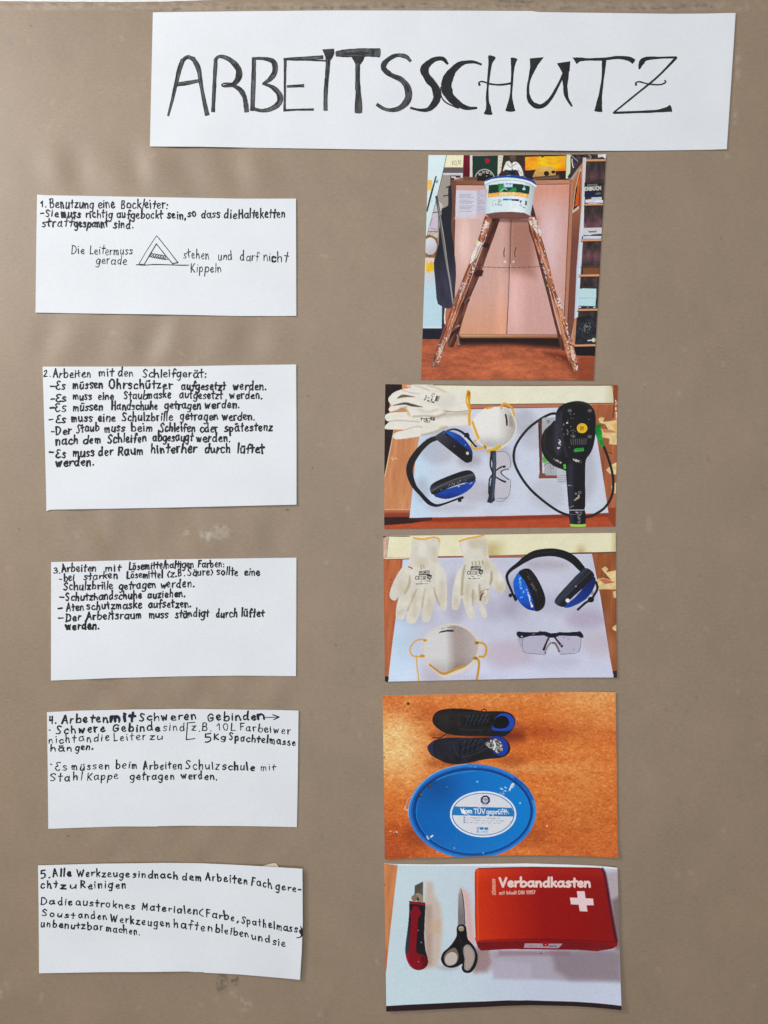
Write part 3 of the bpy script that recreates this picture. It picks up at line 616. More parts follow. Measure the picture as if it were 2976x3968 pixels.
card('note_card', 'white card headed 4. Arbeten mit Schweren Gebinden, with a bracket and an arrow',
     ([(183.4, 2759), (300, 2753), (520, 2748), (724, 2745.5), (950, 2749), (1157.4, 2752)], [(1157.4, 2752), (1155, 2980), (1151, 3203)], [(188.5, 3210.4), (450, 3201), (610, 3200), (612, 3198.5), (724, 3197), (950, 3199.5), (1151, 3203)], [(183.4, 2759), (186, 2980), (188.5, 3210.4)]), z4,
     [[(Gg, '4.', 75, 160, 262, 258, 62, 20), (Gg, 'Arbeten', 228, 788, 255, 238, 62, 21), (Gg, 'mit', 815, 1110, 232, 232, 72, 33, 2), (Gg, 'mit', 825, 1105, 224, 226, 64, 26, 2), (Gg, 'Schweren', 1165, 1860, 222, 208, 62, 19), (Gg, 'Gebinde', 1989, 2585, 226, 214, 62, 20), (Gg, 'n', 2592, 2685, 210, 210, 62, 28, 2)],
      [(Gg, '*', 62, 100, 372, 372, 55, 16), (Gg, 'Schwere', 155, 756, 382, 354, 60, 20), (Gg, 'Gebinde', 840, 1420, 352, 347, 58, 20), (Gg, 'sind', 1455, 1712, 345, 347, 62, 13)], [(Gg, 'z.B.', 1797, 2048, 342, 352, 62, 13), (Gg, '10L', 2104, 2330, 342, 342, 54, 12), (Gg, 'Farbeiwer', 2384, 3002, 342, 385, 58, 14)],
      [(Gg, 'nicht', 68, 392, 502, 488, 60, 14), (Gg, 'andie', 430, 802, 482, 466, 58, 14), (Gg, 'Leiter', 855, 1244, 472, 457, 60, 13), (Gg, 'zu', 1290, 1440, 452, 450, 54, 13)], [(Gg, '5', 1962, 2032, 492, 492, 64, 17), (Gg, 'Kg', 2064, 2208, 457, 457, 44, 16), (Gg, 'Spachtelmasse', 2252, 3070, 458, 526, 54, 18)],
      [(Gg, 'hän', 85, 345, 596, 594, 50, 18), (Gg, 'gen.', 385, 605, 590, 566, 52, 17)],
      [(Gg, '*', 80, 112, 780, 780, 50, 15), (Gg, 'Es', 140, 284, 822, 828, 64, 14), (Gg, 'müssen', 340, 808, 826, 810, 56, 15), (Gg, 'beim', 875, 1142, 808, 804, 58, 15), (Gg, 'Arbeiten', 1215, 1684, 814, 806, 60, 16), (Gg, 'Schulz', 1729, 2134, 816, 816, 68, 14), (Gg, 'schule', 2174, 2560, 816, 826, 58, 18), (Gg, 'mit', 2634, 2812, 826, 826, 52, 12)],
      [(Gg, 'Stahl', 85, 476, 962, 944, 60, 15), (Gg, 'Kappe', 530, 906, 948, 930, 58, 14), (Gg, 'getragen', 1050, 1596, 938, 938, 58, 17), (Gg, 'werden.', 1674, 2116, 928, 936, 58, 17)]], brackets, 0.93, 0.28, 1.0)

I5 = Frame(130, 3320, 570 / 1659); q5 = 1484.4
def z5(x, y):
    x = np.asarray(x, float); y = np.asarray(y, float)
    return 0.0010 + 0.0024 * np.clip((x - 700) / 480, 0, 1.1) ** 1.6 + 0.0010 * gauss(x, 540, 300) * np.clip((3440 - y) / 100, 0, 1) + 0.0012 * gauss(x, 500, 300) * np.clip((y - 3640) / 120, 0, 1) + 0.0009 * fbm(x / 330, y / 330, 2)
def smear(o, loc):
    rb = Ribbons(z5)
    for pts in [[(2973, 888, 10), (3010, 880, 12), (3022, 868, 10)], [(3014, 752, 6), (3028, 790, 22), (3024, 820, 30), (3034, 850, 20)], [(3010, 822, 20), (3030, 845, 26), (3022, 880, 8)], [(3004, 800, 12), (3018, 830, 22)]]:
        rb.add(sm(I5.ps(pts), 6), 0)
    rb.build('ink_smear', [INK], o, loc)
s5 = 13
card('note_card', 'white card headed 5. Alle Werkzeuge, bent, its right edge lifted off the brown paper',
     ([(150, 3351), (405, 3343), (640, 3340), (780, 3342), (915, 3347.5), (1173.6, 3358.8)], [(1173.6, 3358.8), (1175, 3560.5), (1171, 3680), (1164, 3787.3)], [(154, 3767.7), (400, 3761), (640, 3758.8), (738, 3759), (744, 3761.5), (786, 3761.5), (790, 3764), (930, 3770), (1164, 3787.3)], [(150, 3351), (152, 3560), (154, 3767.7)]), z5,
     [[(I5, '5.', 90, 205, 234, 226, 62, 14), (I5, 'Alle', 232, 432, 216, 211, 56, 16), (I5, 'Werkzeuge', 498, 1098, 213, 218, 55, s5), (I5, 'sindnach', 1130, 1636, 222, 236, 54, s5 + 1), (I5, 'dem', 1684, 1898, 252, 260, 56, s5 + 1), (I5, 'Arbeiten', 1949, 2428, 250, 298, 58, s5 + 1), (I5, 'Fach', 2464, 2694, 300, 334, 62, s5), (I5, 'gere-', 2739, 3022, 350, 368, 54, s5)],
      [(I5, 'cht', 88, 272, 350, 342, 54, s5 + 2), (I5, 'zu', 310, 492, 352, 346, 50, s5 + 2), (I5, 'Reinigen', 540, 1058, 346, 346, 54, s5 + 2)],
      [(I5, 'Da', 90, 246, 530, 530, 52, s5), (I5, 'die', 285, 442, 536, 540, 50, s5), (I5, 'austroknes', 485, 1162, 534, 586, 52, s5), (I5, 'Materialen', 1228, 1864, 586, 640, 54, s5 + 1), (I5, '(', 1874, 1918, 655, 655, 70, s5), (I5, 'Farbe,', 1954, 2322, 664, 716, 56, s5 + 1), (I5, 'Spathelmass', 2350, 2990, 730, 834, 56, s5)],
      [(I5, 'Soust', 105, 476, 657, 690, 48, s5), (I5, 'anden', 515, 838, 682, 702, 50, s5), (I5, 'Werkzeugen', 875, 1556, 722, 784, 54, s5), (I5, 'haften', 1590, 2026, 788, 838, 58, s5), (I5, 'bleiben', 2060, 2438, 832, 896, 56, s5), (I5, 'und', 2470, 2672, 912, 952, 54, s5), (I5, 'sie', 2706, 2842, 972, 988, 52, s5)],
      [(I5, 'unbenutzbar', 88, 802, 780, 824, 52, s5), (I5, 'machen.', 830, 1218, 830, 876, 52, s5)]], smear, 0.88, 0.32, 1.18)

# scrap of masking tape peeping out above the last card
tp = sheet('tape_scrap', [(1020, 3354), (1040, 3347), (1066, 3341.5), (1072, 3344)], [(1072, 3344), (1084, 3362), (1088, 3385)], [(1026, 3385), (1060, 3385), (1088, 3385)], [(1020, 3354), (1022, 3370), (1026, 3385)], lambda x, y: 0.0004 + 0.0008 * np.clip((3380 - np.asarray(y, float)) / 40, 0, 1) + kraft_h(x, y), 8, 8, 0.00015, TAPE)[0]
tag(tp, 'small scrap of beige masking tape sticking out above the lowest card', 'tape')
# ------------------------------------------------------------------ the five photo prints
class Print:
    def __init__(s, label, fr, top, right, bottom, left, zf, base, step=1.7):
        s.fr, s.zf = fr, zf
        T, R, Bm, Lf = [fr.ps(e) for e in (top, right, bottom, left)]
        s.o, s.loc, _ = sheet('photo_print', T, R, Bm, Lf, zf, 40, 40, 0.00025, PAPER)
        tag(s.o, label, 'photo print', 'colour photo prints')
        wd = math.hypot(T[-1][0] - T[0][0], T[-1][1] - T[0][1]); hg = math.hypot(Lf[-1][0] - Lf[0][0], Lf[-1][1] - Lf[0][1])
        P = coons(top, right, bottom, left, np.linspace(0, 1, int(wd / step)), np.linspace(0, 1, int(hg / step)))
        s.c = Canvas(P[..., 0], P[..., 1], base)
    def tone(s, lo=0.0):
        pass
    def finish(s):
        c = s.c
        # grain and slight softness of a consumer print
        r = np.random.RandomState(3)
        k = c.col
        k = k * 1.32 - 0.08 * (np.roll(k, 1, 0) + np.roll(k, -1, 0) + np.roll(k, 1, 1) + np.roll(k, -1, 1))
        k[0], k[-1], k[:, 0], k[:, -1] = c.col[0], c.col[-1], c.col[:, 0], c.col[:, -1]
        g = k.mean(-1, keepdims=True)
        k = g + (k - g) * 0.98
        k = 122 + (k - 122) * 1.07
        k = np.clip(k + r.normal(0, 5.5, k.shape[:2])[..., None], 3, 250)
        px = s.fr.x0 + c.X * s.fr.k; py = s.fr.y0 + c.Y * s.fr.k
        H = s.zf(px, py) + 0.00006
        V = np.stack([(px - 1488) * S, -H, ZC + (1984 - py) * S], -1).reshape(-1, 3)
        cols = lin(k).reshape(-1, 3)
        ny, nx = c.X.shape; idx = np.arange(nx * ny).reshape(ny, nx)
        quad = np.stack([idx[:-1, :-1], idx[1:, :-1], idx[1:, 1:], idx[:-1, 1:]], -1).reshape(-1, 4)
        cid = c.ids[:-1, :-1].ravel()
        owners = {}
        order = [(None, 0)] + sorted([(kk, i) for i, kk in enumerate(c.keys) if kk], key=lambda t: (len(t[0]), t[1]))
        for key, i in order:
            if key is None: name, par = 'picture', s.o
            else:
                name = key[-1].split('#')[0]; par = s.o
                if len(key) > 1:
                    par = owners.get(key[:1])
                    if par is None:
                        par = bpy.data.objects.new(key[0].split('#')[0], None); C.objects.link(par); par.parent = s.o; owners[key[:1]] = par
            f = quad[cid == i]
            if not len(f): continue
            used, inv = np.unique(f, return_inverse=True)
            o = link(name, V[used], inv.reshape(-1, 4), [PRINT], par, s.loc, smooth=True)
            set_colors(o, cols[used]); owners[key] = o

def band(cols, n0=0.06, sx=60, sy=60, o=4, seed=0):
    """colour with mottling: returns a function of X, Y."""
    c = np.array(cols, float)
    def fn(X, Y): return c * (1 + n0 * 2 * fbm(X / sx + seed, Y / sy + seed * 1.7, o))[..., None]
    return fn
def grad(c0, c1, x0, y0, x1, y1, n0=0.0, sx=60, sy=60):
    c0, c1 = np.array(c0, float), np.array(c1, float)
    def fn(X, Y):
        t = np.clip(((X - x0) * (x1 - x0) + (Y - y0) * (y1 - y0)) / ((x1 - x0) ** 2 + (y1 - y0) ** 2), 0, 1)[..., None]
        c = c0 * (1 - t) + c1 * t
        return c * (1 + n0 * 2 * fbm(X / sx, Y / sy, 4))[..., None] if n0 else c
    return fn
def wood(c, dark, along, freq, n0=0.5):
    c, d = np.array(c, float), np.array(dark, float); a = math.radians(along)
    def fn(X, Y):
        u = -X * math.sin(a) + Y * math.cos(a); v = X * math.cos(a) + Y * math.sin(a)
        t = np.clip(0.42 + 2.6 * n0 * fbm(u / (freq * 1.7), v / (freq * 16), 3), 0, 1)[..., None]
        return c * (1 - t) + d * t
    return fn

# ---- first print: trestle ladder carrying a paint bucket
zp1 = lambda x, y: 0.0005 + 0.0003 * np.clip((np.asarray(x, float) - 2200) / 150, 0, 1) + 0.0004 * fbm(np.asarray(x, float) / 300, np.asarray(y, float) / 300, 2)
p = Print('upright photo print of a paint-splashed trestle ladder holding a white bucket, below the title', Frame(1620, 590, 380 / 1659),
          [(175, 52), (1400, 58), (2400, 48), (3177, 38)], [(3177, 38), (3070, 1950), (2965, 3863)], [(48, 3846), (1600, 3852), (2965, 3863)], [(175, 52), (115, 1950), (48, 3846)], zp1, (165, 155, 148))
c = p.c
# wall with pictures
c.f([(420, 50), (1000, 50), (1000, 560), (330, 1100), (360, 740)], (160, 150, 140))
c.part('printed_wall_picture'); c.f([(470, 40), (768, 40), (757, 262), (440, 262)], (236, 228, 192)); c.text('KO,10', 575, 725, 225, 208, 44, 6, (120, 115, 105)); c.part()
c.f([(440, 262), (757, 262), (755, 356), (418, 352)], (104, 90, 90)); c.f([(412, 356), (757, 356), (754, 480), (720, 480), (718, 390), (408, 388)], (205, 202, 210))
c.f([(545, 400), (716, 405), (730, 520), (545, 640)], (72, 22, 36)); c.s_([(570, 425), (625, 425), (625, 480)], (215, 205, 205), 22, smooth=0); c.s_([(570, 520), (560, 640)], (200, 200, 205), 16)
for k in range(3): c.s_([(640 + k * 28, 440), (670 + k * 26, 480)], (225, 215, 215), 16)
c.f([(770, 40), (880, 40), (872, 420), (758, 420)], grad((120, 12, 38), (92, 8, 28), 800, 60, 800, 400)); c.r(876, 40, 920, 430, (214, 208, 204))
c.part('printed_poster'); c.f([(918, 70), (1352, 62), (1340, 430), (918, 430)], band((30, 56, 46), .08, 40, 40))
c.f([(1130, 120), (1165, 105), (1215, 145), (1190, 190), (1150, 195), (1135, 160)], (165, 28, 40), smooth=4); c.part()
c.part('printed_clock'); c.e(1125, 470, 172, 184, (178, 176, 170)); c.e(1125, 472, 156, 168, (30, 30, 30))
for t_, x0, x1, y, in (('10', 1022, 1070, 395), ('11', 1085, 1125, 362), ('12', 1142, 1194, 360), ('1', 1212, 1240, 392)): c.text(t_, x0, x1, y, y, 22, 9, (205, 195, 175))
c.e(1158, 408, 10, 10, (170, 140, 90)); c.part()
c.f([(1352, 60), (1442, 60), (1430, 300), (1370, 370), (1340, 420)], band((222, 212, 192), .06, 14, 20))
for k in range(4): c.r(1370, 90 + 55 * k, 1420, 104 + 55 * k, (175, 160, 150), fe=8, al=.7)
c.f([(1440, 50), (1800, 50), (1800, 460), (1330, 460), (1400, 330)], band((58, 46, 38), .35, 22, 40))
# small white figure on the cabinet
c.part('printed_statuette')
c.f([(1490, 165), (1540, 150), (1580, 200), (1610, 170), (1650, 165), (1690, 185), (1735, 240), (1770, 330), (1785, 400), (1720, 410), (1690, 320), (1650, 300), (1560, 310), (1480, 300), (1430, 330), (1450, 260)], band((228, 224, 218), .16, 18, 14))
c.e(1605, 105, 55, 50, band((88, 76, 62), .35, 14, 12)); c.s_([(1500, 200), (1560, 260), (1650, 200)], (110, 100, 92), 9); c.s_([(1590, 190), (1588, 300)], (120, 110, 105), 10); c.s_([(1520, 285), (1660, 280)], (235, 235, 235), 30); c.e(1592, 293, 15, 13, (40, 110, 170))
c.f([(1545, 320), (1640, 310), (1650, 400), (1530, 400)], (32, 34, 44)); c.e(1435, 355, 26, 22, (92, 30, 46)); c.s_([(1690, 300), (1760, 380)], (120, 110, 104), 9); c.part()
c.s_([(1340, 385), (1430, 350), (1480, 320)], (50, 44, 40), 7); c.s_([(1770, 300), (1880, 350), (1960, 440)], (80, 74, 66), 8)
# orange painting with a skull
c.f([(1795, 50), (2510, 50), (2500, 460), (1800, 470)], (52, 30, 30))
c.part('printed_painting'); c.f([(1808, 85), (2080, 78), (2100, 100), (2130, 78), (2500, 66), (2495, 320), (2340, 325), (2000, 300), (1810, 315)], lambda X, Y: np.stack([244 + 0 * X, 150 + 110 * fbm(X / 130, Y / 60, 4) + 45 * gauss(X, 2190, 150), 24 + 60 * fbm(X / 90, Y / 40, 3)], -1)); c.part()
c.part('printed_skull'); c.f([(1950, 440), (1965, 350), (2020, 280), (2110, 245), (2220, 240), (2290, 270), (2320, 330), (2322, 385), (2280, 400), (2150, 410)], grad((196, 148, 72), (222, 180, 98), 2150, 420, 2150, 240, .06, 40, 40), smooth=4)
c.e(2170, 365, 46, 42, (40, 30, 26)); c.e(2285, 340, 34, 28, (44, 32, 26)); c.part()
c.f([(1950, 420), (2385, 385), (2385, 455), (1955, 475)], (118, 92, 70)); c.s_([(1960, 440), (2380, 400)], (70, 52, 42), 14)
c.f([(1990, 462), (2560, 440), (2560, 480), (1990, 492)], (50, 36, 34))
c.f([(2510, 40), (2580, 40), (2570, 450), (2495, 450)], (214, 220, 182))
c.f([(2578, 40), (2860, 40), (2800, 130), (2600, 400), (2530, 470), (2570, 440)], lambda X, Y: np.array((74, 52, 66.)) * (1 + 1.8 * fbm(X / 18, Y / 30, 4))[..., None])
c.s_([(2600, 120), (2610, 220), (2640, 290)], (210, 205, 205), 16); c.s_([(2590, 60), (2700, 160)], (190, 180, 180), 8)
c.f([(2700, 40), (3180, 40), (3176, 140), (2790, 150)], lambda X, Y: np.array((58, 44, 44.)) * (1 + 2.2 * fbm(X / 26, Y / 20, 4))[..., None])
c.e(2880, 90, 50, 42, (150, 142, 136)); c.e(2880, 90, 32, 26, (88, 78, 74)); c.f([(3040, 40), (3180, 40), (3170, 120), (3110, 80), (3040, 100)], band((220, 216, 216), .2, 20, 20))
c.s_([(2850, 70), (2700, 230), (2560, 420)], band((62, 50, 48), .2, 20, 20), 62)
# cabinet with two doors
c.part('printed_cabinet')
c.f([(560, 480), (760, 430), (1000, 432), (1010, 470), (2540, 470), (2640, 480), (2560, 2200), (2470, 3160), (560, 3160), (570, 900)], (150, 104, 84))
c.f([(640, 560), (1570, 560), (1500, 3082), (690, 3082), (560, 2700), (620, 1400)], lambda X, Y: (np.array((208, 163, 151.)) + np.array((24, 32, 34.)) * (gauss(X, 780, 160) * gauss(Y, 1500, 560))[..., None] + np.array((6, -8, -26.)) * np.clip((Y - 2300) / 700, 0, 1)[..., None] + np.array((18, 10, 8.)) * (gauss(X, 1400, 90) * np.clip((Y - 1900) / 500, 0, 1))[..., None]) * (1 + 0.05 * fbm(X / 26, Y / 260, 4))[..., None])
c.f([(1580, 560), (2565, 545), (2480, 2980), (2470, 3085), (1500, 3082)], lambda X, Y: (np.array((207, 160, 150.)) + np.array((16, 28, 38.)) * (gauss(X, 2230, 200) * gauss(Y, 1450, 700))[..., None] + np.array((24, 24, 26.)) * (gauss(X, 1640, 160) * gauss(Y, 2500, 700))[..., None] + np.array((4, -14, -26.)) * gauss(Y, 640, 220)[..., None]) * (1 + 0.05 * fbm(X / 26, Y / 260, 4))[..., None])
c.f([(1540, 1140), (2000, 1130), (1960, 2100), (1530, 2000)], (138, 84, 66), fe=260, al=.55, own=False)
c.f([(560, 480), (645, 485), (620, 1500), (610, 2300), (600, 2720), (540, 2720), (555, 900)], band((112, 74, 58), .08, 20, 200))
c.f([(640, 490), (1600, 490), (2560, 476), (2562, 545), (1600, 560), (640, 560)], grad((130, 84, 62), (196, 134, 104), 700, 500, 2300, 500)); c.s_([(640, 556), (1140, 560)], (70, 44, 36), 9); c.s_([(1990, 552), (2560, 540)], (90, 56, 48), 9)
c.f([(760, 425), (1010, 420), (1000, 470), (990, 482), (760, 486)], (112, 78, 56)); c.f([(1000, 440), (1150, 436), (1150, 490), (990, 488)], (34, 28, 28))
c.s_([(1574, 1150), (1545, 2100), (1498, 3080)], (96, 52, 46), 12); c.s_([(1562, 1900), (1520, 3080)], (222, 180, 168), 8)
c.f([(700, 3086), (1490, 3084), (2370, 3090), (2375, 3150), (740, 3140)], grad((214, 160, 118), (190, 126, 84), 900, 3100, 2300, 3100)); c.s_([(690, 3080), (1480, 3084)], (130, 84, 62), 7); c.s_([(1500, 3084), (2350, 3090)], (120, 76, 58), 7)
c.s_([(640, 600), (612, 1400), (605, 2200), (622, 2500)], (80, 48, 42), 8)
c.f([(2560, 540), (2625, 470), (2600, 1500), (2520, 3000), (2460, 3000), (2500, 2000)], (182, 122, 94)); c.s_([(2568, 545), (2545, 1100), (2480, 2500), (2460, 2980)], (92, 56, 48), 12); c.s_([(2620, 1050), (2590, 1700), (2530, 2900)], (84, 44, 40), 16)
c.f([(2630, 460), (2790, 150), (2760, 1300), (2650, 2800), (2560, 3250), (2530, 3000)], grad((196, 122, 72), (122, 72, 60), 2700, 300, 2650, 1500))
for hx, hy in ((1460, 1700), (1646, 1700)): c.s_([(hx + 4, hy - 85, 10), (hx - 8, hy, 18), (hx - 6, hy + 80, 12)], (60, 44, 44)); c.s_([(hx + 4, hy - 20), (hx + 2, hy + 40)], (190, 170, 165), 7)
c.e(1470, 1855, 22, 20, (224, 206, 204)); c.e(1612, 1856, 20, 20, (214, 190, 184)); c.part()
c.f([(640, 650), (1000, 650), (985, 1120), (630, 1110)], (205, 200, 212)); c.f([(995, 650), (1145, 640), (1150, 1040), (985, 1050)], (196, 188, 204))
c.part('printed_notice'); c.f([(640, 645), (992, 655), (980, 1110), (632, 1105)], (208, 204, 216)); c.part()
for k in range(14): c.r(700, 690 + k * 24, 700 + (240 - 30 * (k % 3)), 700 + k * 24, (128, 122, 134), fe=8, al=.55 if k % 4 else .1)
for k in range(10): c.r(1005, 660 + k * 38, 1040 + 90 * ((k * 7) % 3) / 2, 670 + k * 38, (120, 112, 122), fe=8, al=.45)
c.f([(630, 1080), (1130, 1050), (1120, 1140), (600, 1140)], (214, 196, 196), fe=14, al=.6, own=False); c.f([(920, 1140), (1110, 1130), (1060, 1600), (925, 1580)], (212, 184, 178), fe=30, al=.5, own=False)
# left wall, leaning board, pole, jacket
c.f([(150, 700), (300, 780), (420, 900), (400, 1040), (240, 1360), (130, 1500)], band((196, 188, 186), .1, 30, 30))
c.part('printed_whiteboard'); c.f([(160, 40), (487, 40), (400, 420), (310, 800), (135, 1470), (100, 1500)], grad((216, 232, 234), (206, 224, 226), 300, 60, 200, 1200)); c.part()
c.s_([(484, 50, 9), (400, 430, 10), (310, 800, 8), (133, 1470, 6)], (62, 70, 72)); c.f([(165, 470), (242, 478), (226, 640), (160, 652)], band((243, 192, 96), .1, 20, 20)); c.s_([(304, 415, 22), (225, 700, 30), (150, 1000, 26)], (38, 38, 40)); c.e(315, 500, 26, 28, (170, 190, 190)); c.s_([(300, 490), (320, 520), (340, 470)], (70, 80, 84), 8); c.s_([(225, 850), (240, 810)], (120, 140, 140), 6)
c.f([(240, 1060), (345, 1040), (335, 1340), (170, 1340)], (204, 186, 200)); c.s_([(205, 1240), (240, 1110)], (130, 90, 140), 7); c.s_([(220, 1290), (310, 1310)], (120, 100, 120), 12, al=.7); c.s_([(175, 1345), (335, 1340), (345, 1040)], (76, 66, 66), 9, smooth=0); c.s_([(250, 1025), (390, 1010)], (70, 50, 46), 14)
c.f([(130, 1420), (200, 1390), (330, 1460), (345, 1620), (280, 1800), (120, 1770)], band((142, 100, 62), .3, 22, 22)); c.f([(140, 1350), (340, 1350), (330, 1460), (200, 1400)], band((190, 178, 160), .25, 16, 16))
c.part('printed_plate'); c.e(205, 1592, 112, 146, grad((214, 214, 220), (184, 180, 186), 160, 1500, 290, 1720)); c.part()
c.f([(110, 1790), (270, 1790), (265, 2050), (110, 2050)], (222, 206, 190)); c.f([(145, 1820), (180, 1890), (230, 1830), (268, 1940), (255, 2010), (180, 2045), (130, 2010)], band((232, 186, 44), .14, 24, 24)); c.f([(165, 1790), (220, 1790), (185, 1880)], (214, 200, 206))
c.f([(110, 2040), (300, 2040), (440, 2660), (420, 2980), (60, 2980)], grad((204, 202, 210), (186, 214, 224), 200, 2050, 200, 2350)); c.f([(70, 2950), (415, 2950), (412, 2975), (70, 2968)], (214, 220, 226))
c.f([(70, 2990), (420, 2990), (410, 3170), (60, 3170)], band((28, 28, 44), .1, 30, 30)); c.s_([(75, 2985), (400, 2985)], (92, 78, 76), 9)
c.f([(470, 2640), (560, 2640), (520, 2900), (460, 2990)], (188, 112, 76)); c.f([(405, 2600), (480, 2620), (450, 3000), (395, 3080)], (62, 52, 66)); c.s_([(462, 2650), (450, 2800), (455, 2900)], (226, 224, 222), 20)
c.part('printed_jacket'); c.f([(510, 590), (560, 560), (576, 900), (560, 1290), (606, 1640), (636, 1900), (642, 2080), (620, 2400), (590, 2600), (540, 2648), (470, 2640), (400, 2610), (335, 2570), (310, 2470), (292, 2230), (262, 1880), (300, 1740), (345, 1560), (352, 1330), (392, 1040), (400, 955), (470, 930), (508, 900)],
    lambda X, Y: np.array((40, 38, 48.)) + np.array((30, 28, 40.)) * (np.clip((Y - 1700) / 500, 0, 1) * (0.65 + 1.1 * fbm(X / 40, Y / 300, 3)))[..., None])
c.s_([(480, 600), (560, 570)], (40, 36, 42), 20); c.s_([(430, 745), (510, 730)], (40, 36, 42), 18); c.part()
c.part('printed_pole'); c.s_([(312, 760, 44), (400, 1300, 44), (470, 1800, 34), (540, 2200, 26), (590, 2560, 18)], grad((78, 76, 78), (160, 156, 152), 312, 760, 590, 2560)); c.s_([(335, 900, 8), (430, 1400, 9), (500, 1900, 7), (585, 2500, 6)], (170, 168, 166)); c.part()
# floor
c.part('printed_floor'); c.f([(60, 3165), (410, 3165), (700, 3140), (2480, 3140), (3040, 3250), (3040, 3900), (30, 3900)], lambda X, Y: np.array((176, 92, 60.)) * (1 + 0.34 * fbm(X / 190, Y / 60, 5) + 0.22 * fbm(X / 50, Y / 26, 3))[..., None] + np.array((18, 14, 8.)) * (gauss(X, 1500, 700) * gauss(Y, 3650, 200))[..., None])
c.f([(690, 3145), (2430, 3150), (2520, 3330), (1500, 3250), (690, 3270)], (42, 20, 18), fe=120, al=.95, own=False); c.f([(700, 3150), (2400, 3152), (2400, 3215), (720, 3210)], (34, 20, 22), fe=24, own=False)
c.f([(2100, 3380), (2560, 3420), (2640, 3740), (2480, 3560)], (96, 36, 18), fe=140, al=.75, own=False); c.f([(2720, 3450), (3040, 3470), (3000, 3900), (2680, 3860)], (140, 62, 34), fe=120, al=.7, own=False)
c.s_([(540, 3450), (700, 3420)], (222, 140, 104), 10, al=.6); c.s_([(800, 3395), (970, 3430)], (222, 140, 104), 9, al=.6); c.s_([(1110, 3430), (1200, 3410)], (214, 130, 94), 8, al=.6); c.s_([(2330, 3460), (2430, 3500)], (214, 130, 94), 9, al=.7); c.part()
# shelf unit
c.part('printed_shelf_unit')
c.f([(2830, 120), (3180, 120), (3080, 2000), (2990, 3450), (2640, 3300), (2650, 2800), (2745, 1400)], lambda X, Y: np.array((62, 50, 50.)) * (1 + 0.9 * fbm(X / 60, Y / 90, 4))[..., None] + np.array((44, 22, 28.)) * (gauss(Y, 1230, 130) + gauss(Y, 1760, 110) + 0.6 * gauss(Y, 400, 90))[..., None])
c.f([(2785, 100), (2842, 95), (2810, 700), (2800, 1300), (2700, 2800), (2640, 2820), (2680, 1950), (2760, 900)], grad((206, 200, 200), (196, 204, 222), 2780, 400, 2700, 2200)); c.s_([(2810, 760), (2760, 1450), (2680, 2780)], (226, 226, 234), 12)
c.f([(2640, 2815), (2700, 2800), (2650, 3260), (2600, 3260)], (196, 132, 96))
for x0, x1, y, h in ((2840, 3170, 145, 34), (2800, 3130, 892, 26), (2750, 3096, 1494, 34), (2715, 3062, 2090, 36), (2690, 3034, 2672, 32), (2640, 2998, 3272, 32)): c.f([(x0, y - h / 2), (x1, y - h / 2 - 4), (x1, y + h / 2 - 4), (x0, y + h / 2)], (214, 152, 108)); c.s_([(x0, y + h / 2 + 8), (x1, y + h / 2 + 4)], (24, 18, 20), 12, al=.8)
c.part()
c.f([(2810, 520), (3110, 530), (3100, 770), (2820, 770)], (36, 34, 38)); c.text('große'.replace('ß', 's'), 2860, 3030, 588, 582, 38, 10, (130, 126, 122)); c.text('ENBUCH', 2815, 3090, 655, 640, 34, 15, (205, 202, 198)); c.text('oder', 3000, 3090, 722, 716, 24, 8, (120, 118, 118)); c.f([(2830, 680), (2990, 660), (2985, 770), (2835, 775)], (30, 34, 70))
c.f([(2825, 810), (2930, 800), (3125, 812), (3125, 868), (2900, 880), (2830, 862)], band((214, 208, 216), .14, 40, 10)); c.f([(2930, 768), (3105, 764), (3100, 812), (2925, 815)], (190, 200, 216)); c.s_([(2850, 862), (3120, 862)], (120, 90, 90), 8)
c.f([(2780, 1285), (3104, 1280), (3098, 1385), (2960, 1392), (2900, 1412), (2770, 1402)], (206, 202, 204)); c.text('laminat', 2885, 3010, 1360, 1355, 16, 8, (80, 78, 82)); c.f([(2790, 1425), (3095, 1420), (3092, 1470), (2788, 1472)], band((206, 206, 218), .1, 60, 10)); c.r(2765, 1425, 2785, 1475, (40, 60, 80))
c.f([(2790, 1965), (3060, 1960), (3055, 2064), (2785, 2064)], (128, 78, 46)); c.s_([(2740, 1950), (3050, 1935)], (92, 66, 62), 12)
c.part('printed_box'); c.f([(2700, 2318), (2790, 2308), (3012, 2312), (3008, 2470), (2698, 2470)], (188, 216, 220)); c.f([(2697, 2475), (3005, 2472), (2996, 2606), (2694, 2602)], (186, 218, 224)); c.part()
c.r(2695, 2612, 3010, 2640, (40, 44, 62)); c.r(2690, 2612, 2755, 2638, (196, 200, 208)); c.e(2868, 2626, 12, 14, (90, 160, 210)); c.e(2980, 2628, 24, 14, (120, 190, 220))
c.f([(2680, 2800), (2860, 2760), (3010, 2790), (3000, 3240), (2650, 3240)], lambda X, Y: np.array((40, 40, 46.)) * (1 + 1.2 * fbm(X / 50, Y / 50, 4))[..., None]); c.specks([(2690, 2960), (3000, 2760), (3000, 3070), (2690, 3060)], (150, 150, 150), 60, 4, 9, 3, .8); c.s_([(2870, 3190), (2960, 3180)], (214, 214, 206), 18); c.e(2965, 3180, 32, 34, (206, 208, 190)); c.e(2985, 3160, 14, 16, (170, 180, 70))
c.f([(2600, 3300), (2996, 3300), (2992, 3450), (2640, 3440)], (26, 20, 22))
